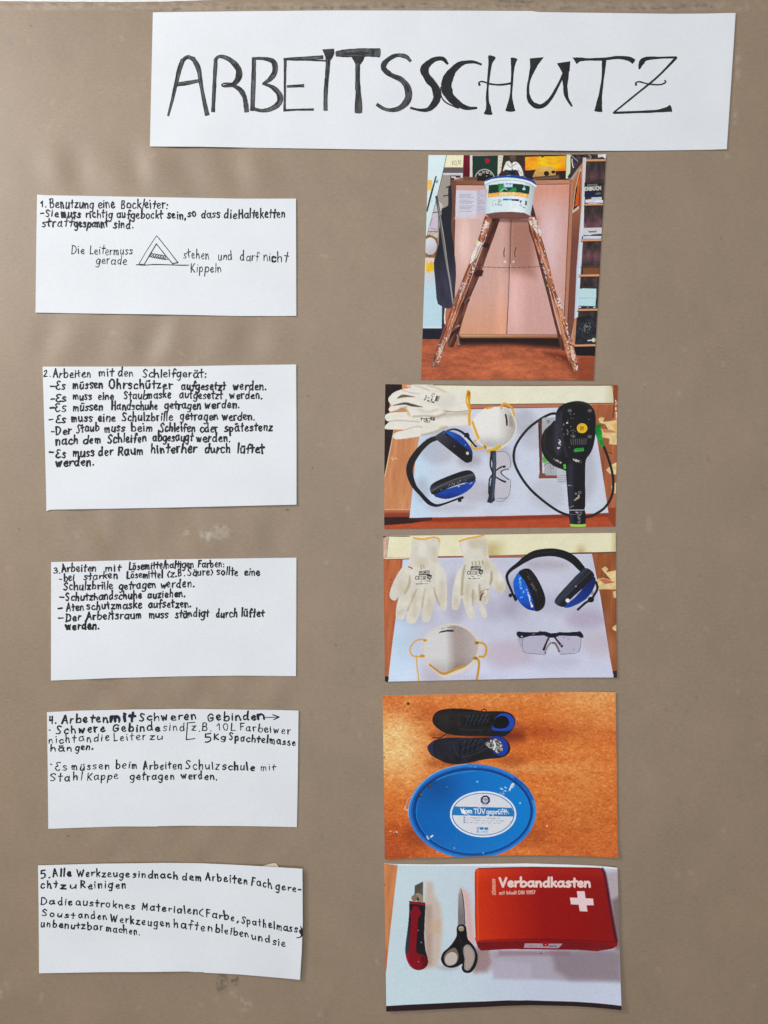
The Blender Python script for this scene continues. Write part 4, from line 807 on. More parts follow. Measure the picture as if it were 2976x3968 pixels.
c.part('printed_wall_picture#b'); c.f([(2735, 300), (2760, 280), (2740, 560), (2715, 960), (2605, 1040), (2650, 640)], (206, 190, 170)); c.f([(2735, 340), (2752, 320), (2725, 900), (2620, 990), (2660, 640)], (36, 26, 24)); c.f([(2700, 480), (2748, 350), (2735, 560), (2712, 890), (2640, 930), (2680, 690)], lambda X, Y: np.stack([206 + 60 * fbm(X / 14, Y / 60, 3), 84 + 120 * fbm(X / 12, Y / 50, 3), 30 + 0 * X], -1)); c.part()
# ladder
c.part('printed_ladder')
c.part('printed_ladder', 'rail#b')
c.f([(1250, 1115), (1390, 1125), (1280, 1440), (1200, 1650), (1060, 2050), (880, 2460), (760, 2830), (700, 3050), (600, 3300), (500, 3300), (500, 3200), (640, 2820), (860, 2250), (1010, 1840), (1130, 1500)], wood((124, 74, 58), (66, 34, 28), 110, 14, .8)); c.f([(1250, 1125), (1330, 1130), (1300, 1170), (1250, 1180)], (30, 20, 20))
c.f([(1120, 1520), (1200, 1550), (1190, 1630), (1080, 1600)], (52, 26, 22)); c.f([(1010, 1990), (1110, 2000), (1080, 2100), (960, 2120), (940, 2050)], (68, 26, 22)); c.f([(720, 2560), (870, 2440), (870, 2520), (760, 2580), (690, 2700)], (56, 20, 16)); c.f([(560, 3050), (700, 2960), (690, 3000), (600, 3090), (520, 3200)], (56, 22, 18)); c.s_([(640, 2960), (700, 2930)], (206, 190, 180), 24, al=.7, noise=(5, 16)); c.s_([(780, 2550), (870, 2450)], (150, 130, 120), 10)
c.part('printed_ladder', 'rail')
c.f([(1125, 1085), (1262, 1105), (1200, 1300), (1110, 1530), (960, 1880), (930, 2020), (740, 2560), (560, 3000), (430, 3380), (345, 3640), (205, 3635), (240, 3500), (480, 2860), (620, 2480), (750, 2160), (860, 1880), (960, 1620), (1040, 1400)], wood((192, 120, 86), (112, 58, 44), 112, 15, .8))
c.s_([(1200, 1240, 6), (1110, 1500, 6), (1000, 1800, 6), (930, 2000, 6), (780, 2440, 5)], (40, 22, 22))
c.f([(1000, 1500), (1090, 1530), (1060, 1640), (1000, 1780), (930, 1850), (870, 1900), (900, 1760), (980, 1580)], band((222, 220, 214), .12, 20, 24)); c.f([(990, 1485), (1020, 1480), (1010, 1535), (980, 1530)], (228, 206, 90)); c.e(1010, 1760, 14, 18, (140, 146, 140)); c.s_([(1000, 1600), (985, 1680)], (160, 160, 160), 6)
wsp = (226, 216, 208)
c.f([(1130, 1180), (1200, 1220), (1180, 1300), (1120, 1270)], wsp, noise=(6, 22)); c.specks([(1080, 1420), (1250, 1120), (1120, 1130), (1060, 1440)], wsp, 50, 6, 16, 21, .85); c.s_([(920, 1900), (930, 2000), (905, 2030)], wsp, 28, noise=(4, 14)); c.s_([(870, 2090), (850, 2140)], wsp, 24, noise=(4, 14)); c.f([(740, 2200), (840, 2220), (820, 2250), (760, 2330), (690, 2330)], (186, 176, 176), noise=(4, 20))
c.specks([(640, 2600), (900, 1980), (820, 2160), (560, 2820)], wsp, 60, 4, 12, 22, .7); c.specks([(230, 3620), (340, 3620), (520, 3040), (460, 3060)], wsp, 90, 5, 14, 23, .7); c.f([(340, 3250), (450, 3250), (440, 3275), (335, 3270)], (166, 150, 144), fe=10)
c.f([(240, 3500), (300, 3420), (345, 3640), (205, 3635)], (120, 74, 60), fe=30, al=.6, own=False); c.s_([(270, 3520), (290, 3430)], (56, 56, 40), 16); c.s_([(640, 2600), (650, 2640), (620, 2700)], (70, 36, 30), 10)
for k in range(26):
    q_ = random.Random(300 + k); t0 = q_.random() * .9; u_ = q_.random(); t1 = min(t0 + .06 + .12 * q_.random(), 1)
    P_ = lambda t: (1150 + (215 - 1150) * t + (60 - 10 * t) * u_ + 30, 1150 + (3600 - 1150) * t + 20 * u_)
    c.s_([P_(t0), P_(t1)], ((232, 176, 140), (98, 46, 36), (226, 150, 104))[k % 3], q_.uniform(6, 12), al=.75, own=False)
for k in range(40):
    q_ = random.Random(500 + k); t = q_.random(); x_, y_ = 1150 + (215 - 1150) * t + 20 + 90 * q_.random(), 1150 + (3600 - 1150) * t
    c.s_([(x_, y_), (x_ - 8 * q_.random(), y_ + 26 * q_.random())], (232, 224, 216), q_.uniform(6, 15), al=.85, own=False)
c.part('printed_ladder', 'rail#d'); c.f([(1860, 1180), (1900, 1200), (2140, 2000), (2300, 2700), (2400, 3080), (2470, 3300), (2500, 3340), (2440, 3360), (2400, 3300), (2330, 3000), (2200, 2480), (2070, 2000), (1960, 1560), (1880, 1340)], band((96, 52, 44), .3, 20, 50))
c.part('printed_ladder', 'rail#c')
c.f([(1930, 860), (1990, 1090), (2060, 1360), (2150, 1650), (2240, 2000), (2340, 2400), (2420, 2600), (2480, 2840), (2540, 3020), (2640, 3340), (2720, 3600), (2760, 3690), (2610, 3710), (2540, 3520), (2470, 3280), (2380, 2880), (2260, 2450), (2130, 2000), (2040, 1720), (1940, 1420), (1870, 1140), (1880, 1060)], wood((206, 136, 96), (112, 50, 42), 75, 13, .9))
c.f([(1930, 860), (1990, 1090), (1920, 1100), (1890, 1040)], (70, 40, 36)); c.f([(1870, 1110), (1900, 1040), (1920, 1100), (1960, 1110), (2000, 1140), (2040, 1260), (2030, 1330), (1990, 1250), (1930, 1250), (1890, 1240)], wsp, noise=(4, 26)); c.specks([(1900, 1200), (2060, 1250), (2110, 1460), (2010, 1420)], wsp, 60, 6, 18, 25, .85); c.f([(2340, 2430), (2400, 2470), (2420, 2560), (2440, 2640), (2390, 2660), (2350, 2560)], wsp, noise=(6, 20)); c.specks([(1960, 1400), (2100, 1800), (2280, 2480), (2200, 2300)], wsp, 50, 5, 12, 26, .75); c.specks([(2450, 3100), (2580, 3080), (2740, 3660), (2600, 3660)], (232, 200, 180), 110, 6, 18, 27, .65); c.specks([(2400, 2700), (2470, 2700), (2700, 3600), (2560, 3400)], (84, 34, 30), 60, 6, 16, 28, .7)
for k in range(26):
    q_ = random.Random(700 + k); t0 = q_.random() * .9; u_ = q_.random(); t1 = min(t0 + .06 + .12 * q_.random(), 1)
    P_ = lambda t: (1965 + (2640 - 1965) * t + 80 * u_ - 20, 1250 + (3650 - 1250) * t)
    c.s_([P_(t0), P_(t1)], ((236, 186, 150), (96, 40, 34), (228, 160, 118))[k % 3], q_.uniform(6, 12), al=.75, own=False)
for k in range(46):
    q_ = random.Random(900 + k); t = q_.random(); x_, y_ = 1950 + (2640 - 1950) * t + 90 * q_.random(), 1250 + (3650 - 1250) * t
    c.s_([(x_, y_), (x_ + 8 * q_.random(), y_ + 26 * q_.random())], (234, 226, 218), q_.uniform(6, 16), al=.85, own=False)
c.s_([(2510, 2960), (2530, 3080), (2560, 3160)], wsp, 26, noise=(4, 14)); c.s_([(2640, 3580), (2620, 3640)], (130, 190, 60), 9); c.s_([(2190, 2250), (2180, 2270)], (130, 190, 60), 14); c.s_([(2690, 3620), (2680, 3680)], (230, 226, 222), 20)
c.part('printed_ladder', 'chain'); 
for k in range(40): c.s_([(960 + k * 28, 1934 + 16 * math.sin(k / 39 * math.pi)), (974 + k * 28, 1942 + 16 * math.sin(k / 39 * math.pi))], ((96, 66, 66), (150, 120, 118), (80, 54, 54))[k % 3], 12, own=True)
c.part()
c.s_([(660, 3090), (690, 3250)], (150, 130, 126), 16); c.e(690, 3252, 22, 10, (160, 140, 136))
# bucket
c.part('printed_bucket')
c.f([(1140, 480), (1300, 430), (1571, 405), (1800, 420), (2000, 520), (1998, 580), (1975, 620), (1940, 860), (1895, 1080), (1800, 1050), (1571, 1035), (1300, 1040), (1143, 1060), (1150, 860), (1165, 640), (1122, 590), (1125, 530)], lambda X, Y: (np.array((214, 228, 230.)) + np.array((16, 12, 10.)) * (gauss(X, 1640, 120))[..., None] + np.array((-46, -50, -44.)) * np.clip((X - 1780) / 220, 0, 1)[..., None] + np.array((-20, -16, -12.)) * np.clip((1260 - X) / 140, 0, 1)[..., None]))
c.f([(1140, 1050), (1300, 1020), (1571, 1010), (1800, 1030), (1895, 1080), (1860, 1125), (1700, 1145), (1500, 1142), (1300, 1120), (1190, 1090)], (122, 76, 68))
c.part('printed_bucket', 'lid'); c.f([(1140, 482), (1180, 450), (1300, 415), (1450, 395), (1571, 388), (1700, 398), (1880, 450), (1960, 490), (2003, 540), (1990, 556), (1900, 500), (1760, 462), (1571, 440), (1400, 438), (1250, 458), (1145, 500)], grad((36, 84, 158), (22, 66, 140), 1200, 450, 1950, 500)); c.s_([(1500, 400), (1560, 396)], (70, 160, 220), 14)
c.part('printed_bucket', 'rim'); c.s_([(1135, 520), (1250, 478), (1400, 455), (1571, 452), (1760, 478), (1900, 520), (1985, 580)], (226, 232, 232), 32); c.s_([(1150, 556), (1260, 506), (1400, 482), (1571, 478), (1760, 502), (1900, 548), (1960, 590)], (166, 176, 178), 10); c.s_([(1136, 570), (1125, 600)], (120, 120, 118), 12); c.s_([(1975, 590), (1965, 650)], (180, 176, 172), 18)
c.part('printed_bucket', 'label')
c.f([(1195, 562), (1400, 536), (1571, 530), (1750, 546), (1892, 585), (1875, 715), (1720, 686), (1571, 676), (1400, 682), (1185, 705)], (24, 62, 44)); c.f([(1360, 545), (1440, 538), (1440, 676), (1360, 682)], (60, 160, 90), fe=30, al=.8, own=False); c.f([(1600, 610), (1660, 600), (1660, 670), (1500, 676)], (50, 150, 84), fe=20, al=.9, own=False); c.s_([(1390, 668), (1450, 620), (1500, 640)], (150, 210, 160), 18)
c.f([(1440, 532), (1606, 528), (1604, 604), (1438, 610)], (56, 132, 196)); c.text('Herbol', 1455, 1592, 590, 586, 34, 12, (214, 230, 240))
c.f([(1184, 705), (1400, 682), (1571, 676), (1720, 686), (1870, 716), (1866, 782), (1720, 752), (1571, 742), (1400, 748), (1180, 770)], (240, 164, 60)); c.text('HERBOLIN', 1375, 1640, 735, 728, 26, 11, (252, 226, 180)); c.text('PLUS INN', 1660, 1830, 732, 758, 22, 9, (252, 214, 150)); c.r(1200, 722, 1350, 742, (246, 190, 110), fe=8)
c.e(1790, 625, 26, 24, (180, 210, 226)); c.s_([(1796, 555), (1792, 600)], (200, 216, 226), 9); c.r(1290, 545, 1350, 555, (140, 170, 160), fe=6)
c.r(1435, 790, 1520, 818, (50, 110, 180)); c.f([(1520, 790), (1590, 790), (1588, 820), (1520, 818)], (90, 170, 210)); c.f([(1585, 795), (1706, 800), (1704, 832), (1585, 824)], (26, 36, 96)); c.f([(1720, 820), (1755, 818), (1750, 840), (1730, 864), (1718, 850)], (70, 72, 84)); c.f([(1812, 826), (1842, 830), (1836, 900), (1806, 896)], (60, 60, 70)); c.r(1815, 860, 1836, 866, (200, 200, 204))
c.e(1735, 900, 22, 24, (170, 178, 182)); c.e(1735, 900, 14, 16, (206, 216, 218)); c.text('mm', 1770, 1810, 944, 946, 14, 6, (120, 124, 130))
for x, y in ((1262, 825), (1300, 822), (1262, 870), (1258, 905), (1312, 885)): c.s_([(x - 14, y + 12), (x, y - 14), (x + 16, y + 12), (x - 14, y + 12)], (110, 122, 124) if x == 1312 else (176, 190, 192), 6, smooth=0)
for k in range(4): c.r(1345, 806 + k * 28, 1345 + (60, 58, 30, 70)[k], 820 + k * 28, (104, 112, 116), fe=8, al=.8)
for k in range(4): c.r(1590, 866 + k * 22, 1670, 872 + k * 22, (170, 182, 186), fe=8, al=.6)
c.part(); c.f([(1190, 1090), (1500, 1145), (1800, 1140), (1860, 1130), (1860, 1190), (1300, 1180)], (70, 40, 36), fe=60, al=.55, own=False)
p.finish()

# ---- second print: sanding gear
zp2 = lambda x, y: 0.0005 + 0.0004 * fbm(np.asarray(x, float) / 300, np.asarray(y, float) / 300, 2)
p = Print('photo print showing a black sander beside gloves, dust mask, blue earmuffs and goggles', Frame(1470, 1470, 490 / 1659),
          [(78, 65), (700, 72), (1650, 78), (2600, 70), (3124, 75)], [(3124, 75), (3110, 1000), (3094, 1930)], [(65, 1960), (1600, 1948), (3094, 1930)], [(78, 65), (70, 700), (64, 1300), (65, 1960)], zp2, (205, 136, 92))
c = p.c
c.f([(60, 1780), (3120, 1740), (3120, 1980), (60, 1980)], lambda X, Y: np.array((184, 78, 42.)) * (1 + 0.16 * fbm(X / 90, Y / 40, 4))[..., None])
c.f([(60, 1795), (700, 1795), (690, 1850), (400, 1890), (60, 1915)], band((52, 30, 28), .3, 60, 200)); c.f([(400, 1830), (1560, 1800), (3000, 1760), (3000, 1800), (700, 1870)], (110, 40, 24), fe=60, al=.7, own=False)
c.part('printed_table'); c.f([(200, 640), (1300, 380), (2800, 330), (3120, 330), (3110, 1700), (2900, 1760), (400, 1805), (60, 1800), (62, 1300)], wood((214, 150, 104), (188, 118, 74), 96, 26, .5)); c.part('printed_table#b'); c.f([(2780, 330), (3130, 330), (3110, 1710), (2990, 1700)], wood((186, 108, 70), (140, 78, 48), 92, 30, .6))
c.part('printed_table'); c.f([(60, 1704), (410, 1704), (405, 1806), (60, 1806)], grad((196, 120, 82), (142, 62, 38), 200, 1715, 200, 1770)); c.s_([(64, 1706), (408, 1706)], (226, 170, 132), 10); c.f([(120, 1040), (170, 1010), (260, 1040), (180, 1062)], (226, 190, 130), noise=(4, 20)); c.f([(2980, 1690), (3110, 1680), (3105, 1960), (2990, 1820)], (150, 66, 34)); c.part()
c.f([(60, 50), (310, 50), (290, 160), (140, 260), (120, 640), (200, 655), (60, 1300)], lambda X, Y: np.array((40, 26, 24.)) * (1 + 0.6 * fbm(X / 40, Y / 120, 3))[..., None]); c.s_([(192, 660), (72, 1270)], (236, 200, 160), 9); c.f([(295, 60), (440, 60), (400, 110), (300, 130)], (214, 140, 96)); c.f([(350, 80), (400, 78), (390, 118)], (226, 190, 180))
c.part('printed_board'); c.f([(400, 78), (1650, 80), (2600, 78), (3035, 82), (3070, 180), (3085, 315), (2400, 318), (1200, 330), (700, 160)], lambda X, Y: np.array((232, 226, 200.)) * (1 + 0.05 * fbm(X / 160, Y / 120, 3))[..., None] - np.array((28, 34, 44.)) * np.clip((X - 2930) / 160, 0, 1)[..., None]); c.part()
c.s_([(1200, 332), (2000, 326), (3060, 314)], (112, 92, 72), 13); c.f([(1200, 338), (2420, 328), (2420, 372), (1200, 392)], (186, 118, 92)); c.s_([(1200, 390), (2360, 370)], (150, 66, 44), 14); c.s_([(3070, 150), (3080, 320), (3060, 500)], (120, 60, 36), 20)
c.s_([(700, 75), (1600, 82), (3100, 78)], (64, 60, 54), 11); c.f([(3060, 70), (3130, 70), (3125, 300), (3085, 260)], (150, 72, 44)); c.s_([(3090, 260), (3110, 500)], (232, 206, 170), 22, noise=(4, 20))
cream = band((226, 196, 140), .16, 40, 40)
c.f([(2870, 520), (2910, 495), (2950, 510), (2930, 560), (3090, 540), (3110, 500), (3120, 760), (3115, 860), (3010, 850), (3020, 780), (2920, 760), (2900, 650), (3000, 660), (2960, 590), (2890, 570)], cream); c.f([(2910, 640), (2960, 660), (3060, 670), (3110, 700), (2940, 700)], (200, 130, 90)); c.f([(2970, 1190), (3060, 1110), (3110, 1090), (3105, 1250), (3020, 1240)], cream); c.f([(3040, 1400), (3105, 1350), (3100, 1500), (3050, 1480)], cream); c.s_([(3000, 960), (3050, 970)], (90, 56, 40), 14, noise=(6, 12)); c.f([(3040, 600), (3110, 560), (3110, 700)], (222, 160, 90), fe=30, al=.7)
c.part('printed_paper_sheet'); c.f([(640, 420), (1200, 396), (1560, 386), (2340, 372), (2800, 370), (2850, 760), (2920, 1200), (3003, 1750), (2400, 1772), (1650, 1790), (395, 1817), (440, 1400), (480, 1000), (525, 760)], lambda X, Y: np.array((206, 210, 224.)) + np.array((14, 12, 6.)) * fbm(X / 300, Y / 300, 3)[..., None] + np.array((-8, 6, 10.)) * gauss(X, 520, 260)[..., None])
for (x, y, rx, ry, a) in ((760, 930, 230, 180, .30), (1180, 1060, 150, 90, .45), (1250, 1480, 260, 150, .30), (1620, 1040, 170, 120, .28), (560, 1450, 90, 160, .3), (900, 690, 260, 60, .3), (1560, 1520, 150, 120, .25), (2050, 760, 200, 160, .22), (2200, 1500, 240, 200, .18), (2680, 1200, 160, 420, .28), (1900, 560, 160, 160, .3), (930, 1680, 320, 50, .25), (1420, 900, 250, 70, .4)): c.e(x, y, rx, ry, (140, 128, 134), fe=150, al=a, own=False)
c.part()
# gloves
gl = lambda X, Y: np.array((228, 222, 210.)) * (1 + 0.07 * fbm(X / 70, Y / 40, 4))[..., None]
sh = (176, 160, 138)
c.part('printed_glove')
c.f([(72, 500), (110, 450), (300, 430), (900, 425), (1180, 408), (1195, 500), (1190, 592), (900, 618), (800, 675), (560, 742), (260, 787), (190, 772), (180, 735), (230, 692), (330, 662), (90, 655), (72, 615), (130, 556), (95, 545)], gl, smooth=3)
c.s_([(120, 556), (260, 540), (520, 560)], sh, 14, al=.7, own=False, fe=20); c.s_([(330, 664), (480, 620), (560, 630)], sh, 16, al=.6, own=False, fe=24); c.s_([(560, 735), (720, 690), (880, 625)], sh, 26, al=.8, own=False, fe=30); c.f([(640, 470), (900, 440), (1170, 420), (1170, 470), (880, 490), (720, 520)], (170, 156, 138), fe=60, al=.55, own=False); c.e(840, 630, 60, 20, (196, 182, 160), fe=30, al=.6, own=False)
c.part('printed_glove', 'cuff'); c.s_([(1186, 410), (1178, 500), (1184, 592)], (226, 168, 44), 36, smooth=3); c.part('printed_glove')
for k in range(6): c.r(545 + k * 31, 505 + (k % 2) * 6, 568 + k * 31, 520 + (k % 3) * 8, (84, 80, 76), fe=9)
c.s_([(585, 535), (590, 560), (660, 565), (655, 540)], (90, 86, 82), 8, smooth=0); c.r(600, 540, 640, 552, (90, 86, 82), fe=8); c.s_([(670, 500), (722, 505), (720, 538), (672, 536), (670, 500)], (60, 56, 54), 9, smooth=0); c.s_([(548, 505), (550, 545)], (60, 56, 54), 9)
c.part('printed_glove#b')
c.f([(118, 255), (150, 210), (200, 168), (300, 132), (410, 112), (400, 92), (470, 66), (680, 66), (860, 150), (1000, 158), (1140, 152), (1152, 300), (1180, 402), (1050, 425), (900, 425), (760, 490), (560, 490), (430, 505), (352, 455), (372, 405), (300, 380), (150, 424), (122, 385), (160, 345), (128, 300)], gl, smooth=3)
c.s_([(235, 250, 10), (300, 222, 40), (380, 222, 24), (462, 232, 6)], (120, 96, 70), fe=14, own=False); c.s_([(180, 345, 8), (330, 318, 30), (430, 340, 34), (565, 364, 6)], (92, 68, 56), fe=14, own=False); c.s_([(270, 385), (350, 370)], (150, 130, 110), 24, al=.6, fe=20, own=False); c.s_([(360, 400, 20), (380, 450, 40), (400, 480, 20)], (206, 176, 130), fe=30, al=.7, own=False); c.s_([(440, 490), (600, 480), (760, 486), (900, 420)], sh, 20, fe=26, al=.8, own=False); c.s_([(460, 80), (560, 110), (660, 150)], sh, 12, fe=16, al=.6, own=False); c.s_([(640, 80), (740, 110), (860, 165)], (196, 178, 140), 26, fe=30, al=.6, own=False); c.s_([(300, 140), (420, 180), (520, 190)], sh, 12, fe=18, al=.6, own=False); c.e(880, 300, 120, 90, (206, 198, 184), fe=120, al=.5, own=False); c.s_([(840, 410), (1000, 428), (1160, 410)], (150, 130, 110), 10, fe=12, al=.8, own=False); c.s_([(520, 400), (640, 430), (760, 400)], (200, 188, 170), 30, fe=40, al=.6, own=False)
for x, y, w_, h_ in ((610, 205, 12, 60), (590, 255, 14, 22), (640, 235, 20, 14), (632, 268, 22, 26), (680, 250, 18, 40), (690, 290, 36, 22), (655, 290, 22, 12)): c.f([(x, y), (x + w_, y + 4), (x + w_ - 8, y + h_), (x - 8, y + h_ - 4)], (88, 82, 80), fe=8, own=False)
c.s_([(690, 195), (715, 190), (722, 205)], (60, 56, 54), 8); c.s_([(680, 215), (700, 225), (695, 240)], (60, 56, 54), 8); c.f([(748, 215), (770, 220), (745, 292), (725, 286)], (50, 46, 44), own=False); c.f([(768, 220), (798, 222), (770, 292), (746, 290)], (150, 146, 140), own=False)
c.part('printed_glove#b', 'cuff'); c.s_([(1165, 160, 40), (1140, 240, 24), (1150, 320, 26), (1190, 405, 38)], (228, 172, 40), smooth=4); c.f([(1150, 160), (1170, 145), (1195, 165), (1198, 220), (1190, 300), (1205, 380), (1185, 400), (1165, 300), (1150, 220)], (206, 146, 30)); c.e(1172, 190, 16, 30, (170, 112, 24), fe=16, own=False); c.part()
# dust mask
c.part('printed_dust_mask')
c.f([(1195, 600), (1230, 520), (1300, 430), (1400, 375), (1500, 362), (1600, 358), (1680, 380), (1740, 440), (1785, 530), (1800, 625), (1760, 760), (1690, 850), (1590, 915), (1500, 935), (1400, 910), (1290, 830), (1225, 720)], (222, 214, 202), smooth=3)
c.f([(1215, 580), (1260, 490), (1350, 410), (1450, 375), (1600, 365), (1690, 400), (1740, 470), (1775, 560), (1782, 640), (1740, 760), (1660, 845), (1560, 890), (1440, 890), (1340, 850), (1270, 750), (1222, 660)], lambda X, Y: np.array((232, 228, 222.)) - np.array((58, 64, 66.)) * (np.clip((X - 1540) / 240, 0, 1) ** 1.2)[..., None] - np.array((44, 44, 40.)) * (gauss(Y, 860, 90) * gauss(X, 1450, 220))[..., None], smooth=3)
for k in range(16):
    t_ = k / 15; x = 1225 + 215 * t_; y = 640 + 270 * t_ ** .8; c.s_([(x - 16, y + 10), (x + 16, y - 10)], (188, 178, 166), 7, al=.7, own=False)
c.part('printed_dust_mask', 'elastic_strap')
yl = (224, 168, 38)
c.s_([(1222, 565), (1260, 670), (1298, 770)], yl, 32); c.s_([(1405, 385), (1470, 370)], yl, 24); c.s_([(1600, 385), (1602, 340), (1640, 318), (1690, 335), (1740, 385), (1772, 480)], yl, 26); c.s_([(1428, 945), (1500, 925), (1575, 885)], (218, 176, 34), 46); c.s_([(1265, 800), (1205, 860), (1240, 915), (1330, 905), (1405, 880)], yl, 24); c.s_([(1375, 870), (1395, 905)], (170, 116, 24), 20)
c.part('printed_dust_mask', 'logo'); c.s_([(1655, 465), (1668, 530), (1672, 600)], (44, 42, 42), 24, smooth=3, own=True)
for k in range(4): c.s_([(1695 + k * 14, 470 + k * 6), (1710 + k * 12, 620)], (120, 112, 108), 7, al=.7)
c.part()
# earmuffs
bk = (32, 31, 33)
c.part('printed_earmuffs', 'headband'); c.s_([(760, 768, 62), (660, 805, 70), (560, 890, 76), (470, 1000, 86), (410, 1110, 92), (396, 1220, 86), (425, 1330, 76), (470, 1420, 60), (540, 1500, 52), (620, 1590, 56), (680, 1635, 50), (760, 1655, 36), (880, 1622, 26), (1060, 1555, 26)], grad((40, 36, 36), (26, 28, 34), 500, 900, 600, 1500))
c.s_([(890, 672, 16), (980, 655, 26), (1060, 680, 30), (1110, 715, 34), (1160, 760, 40), (1210, 820, 26), (1262, 880, 22)], (30, 32, 38)); c.f([(1115, 705), (1165, 700), (1185, 740), (1165, 770), (1110, 760)], (28, 30, 38)); c.e(1268, 880, 16, 12, (24, 24, 26)); c.f([(1020, 1560), (1090, 1530), (1115, 1555), (1075, 1580), (1080, 1605), (1035, 1612)], bk)
c.part('printed_earmuffs', 'ear_cup'); c.f([(825, 690), (870, 675), (930, 680), (1050, 730), (1130, 800), (1195, 890), (1222, 960), (1218, 1050), (1190, 1085), (1100, 980), (960, 830)], lambda X, Y: np.array((24, 66, 148.)) + np.array((10, 26, 44.)) * (gauss(X, 920, 90) * gauss(Y, 720, 60))[..., None] - np.array((6, 24, 50.)) * np.clip((Y - 850) / 200, 0, 1)[..., None], smooth=3)
c.part('printed_earmuffs', 'cushion'); c.f([(735, 745), (790, 705), (850, 690), (960, 800), (1090, 890), (1190, 970), (1222, 1035), (1190, 1085), (1140, 1097), (1070, 1050), (950, 955), (770, 810), (738, 780)], grad((64, 64, 70), (30, 28, 34), 800, 740, 1000, 900), smooth=2); c.s_([(850, 700), (1000, 810), (1180, 960)], (26, 24, 28), 20, fe=14)
c.e(1155, 970, 19, 21, (212, 202, 182)); c.e(1128, 862, 6, 6, (170, 190, 220)); c.e(984, 880, 6, 6, (150, 150, 150)); c.e(850, 705, 14, 8, (96, 96, 100))
c.part('printed_earmuffs', 'ear_cup#b'); c.f([(715, 1520), (850, 1450), (1050, 1390), (1252, 1315), (1250, 1360), (1200, 1430), (1100, 1500), (960, 1555), (860, 1570), (780, 1555)], lambda X, Y: np.array((22, 66, 160.)) + np.array((6, 16, 28.)) * fbm(X / 50, Y / 50, 3)[..., None] - np.array((8, 24, 56.)) * np.clip((Y - 1490) / 80, 0, 1)[..., None], smooth=2); c.s_([(1050, 1378), (1120, 1370), (1190, 1370), (1240, 1330)], (206, 206, 200), 11, noise=(5, 18)); c.s_([(1030, 1410), (1050, 1400)], (190, 200, 220), 10)
c.part('printed_earmuffs', 'cushion#b'); c.f([(662, 1430), (680, 1385), (740, 1340), (900, 1270), (1080, 1205), (1180, 1192), (1235, 1225), (1258, 1275), (1252, 1325), (1100, 1360), (900, 1430), (720, 1515), (672, 1480)], lambda X, Y: np.array((30, 28, 32.)) + np.array((36, 40, 46.)) * np.clip(1 - np.abs(Y - (1445 - (X - 680) * 0.33)) / 60, 0, 1)[..., None], smooth=2); c.s_([(680, 1468), (800, 1400), (1000, 1310), (1245, 1242)], (120, 116, 112), 7); c.specks([(700, 1450), (1220, 1250), (1200, 1330), (760, 1480)], (150, 150, 152), 14, 5, 8, 31); c.part()
# goggles
c.part('printed_goggles')
c.f([(1530, 955), (1640, 945), (1700, 1000), (1722, 1080), (1718, 1160), (1640, 1190), (1590, 1240), (1640, 1290), (1715, 1310), (1722, 1400), (1680, 1555), (1520, 1590)], (196, 190, 198), al=.85, own=True)
for st in ([(1530, 955), (1640, 948), (1698, 1000), (1722, 1090), (1712, 1165)], [(1722, 1310), (1715, 1440), (1675, 1550), (1540, 1560)], [(1530, 1595), (1600, 1600), (1670, 1560)]): c.s_(st, (112, 106, 110), 7)
c.s_([(1690, 1178), (1610, 1200), (1600, 1235), (1690, 1310)], (92, 90, 94), 20); c.s_([(1680, 1188), (1625, 1205), (1612, 1232), (1680, 1295)], (206, 206, 212), 7)
c.part('printed_goggles', 'temple'); c.f([(1450, 950), (1480, 935), (1530, 938), (1535, 1100), (1528, 1300), (1508, 1500), (1516, 1590), (1465, 1626), (1408, 1612), (1430, 1540), (1470, 1280), (1480, 1100)], grad((44, 48, 60), (64, 72, 90), 1450, 1200, 1520, 1200)); c.s_([(1465, 980), (1455, 1130), (1490, 1230)], bk, 22); c.s_([(1500, 1240), (1445, 1310), (1436, 1500)], bk, 20); c.s_([(1505, 1000), (1500, 1300), (1485, 1560)], (96, 104, 122), 9, al=.8)
c.s_([(1530, 1195, 18), (1590, 1155, 22), (1640, 1145, 32)], bk); c.s_([(1525, 1280, 16), (1600, 1325, 24), (1650, 1345, 26)], bk); c.e(1612, 1152, 7, 6, (190, 186, 184)); c.part()
# sander
ox = 1557.4
c.part('printed_sander')
c.part('printed_sander', 'cable'); c.s_([(x + ox, y) for x, y in [(770, 450), (690, 455), (560, 520), (400, 640), (270, 800), (210, 940), (215, 1100), (300, 1280), (430, 1450), (600, 1600), (780, 1725), (930, 1785), (1050, 1800), (1150, 1808), (1260, 1775), (1400, 1680), (1490, 1530), (1510, 1360), (1485, 1180), (1430, 1000), (1375, 860)]], (36, 38, 42), 34)
c.part('printed_sander', 'sanding_pad'); c.f([(ox + x, y) for x, y in [(522, 540), (575, 535), (580, 1230), (770, 1240), (775, 1298), (528, 1302), (545, 1200)]], grad((92, 60, 52), (140, 76, 64), ox + 530, 700, ox + 600, 1290)); c.s_([(ox + 535, 590), (ox + 545, 900), (ox + 550, 1200)], (60, 40, 36), 14)
c.part('printed_sander', 'base_plate'); c.f([(ox + x, y) for x, y in [(575, 520), (600, 502), (760, 500), (800, 520), (800, 1100), (900, 1180), (895, 1240), (765, 1262), (625, 1260), (600, 1220), (610, 1130), (590, 1080)]], lambda X, Y: np.array((170, 172, 176.)) * (1 + .12 * fbm(X / 40, Y / 60, 3))[..., None]); c.e(ox + 655, 556, 20, 20, (92, 88, 88)); c.e(ox + 655, 558, 10, 10, (180, 170, 160)); c.e(ox + 706, 1148, 24, 24, (120, 116, 120)); c.e(ox + 706, 1148, 13, 13, (206, 206, 206)); c.s_([(ox + 600, 1140), (ox + 640, 1105), (ox + 730, 1110)], (120, 120, 124), 10)
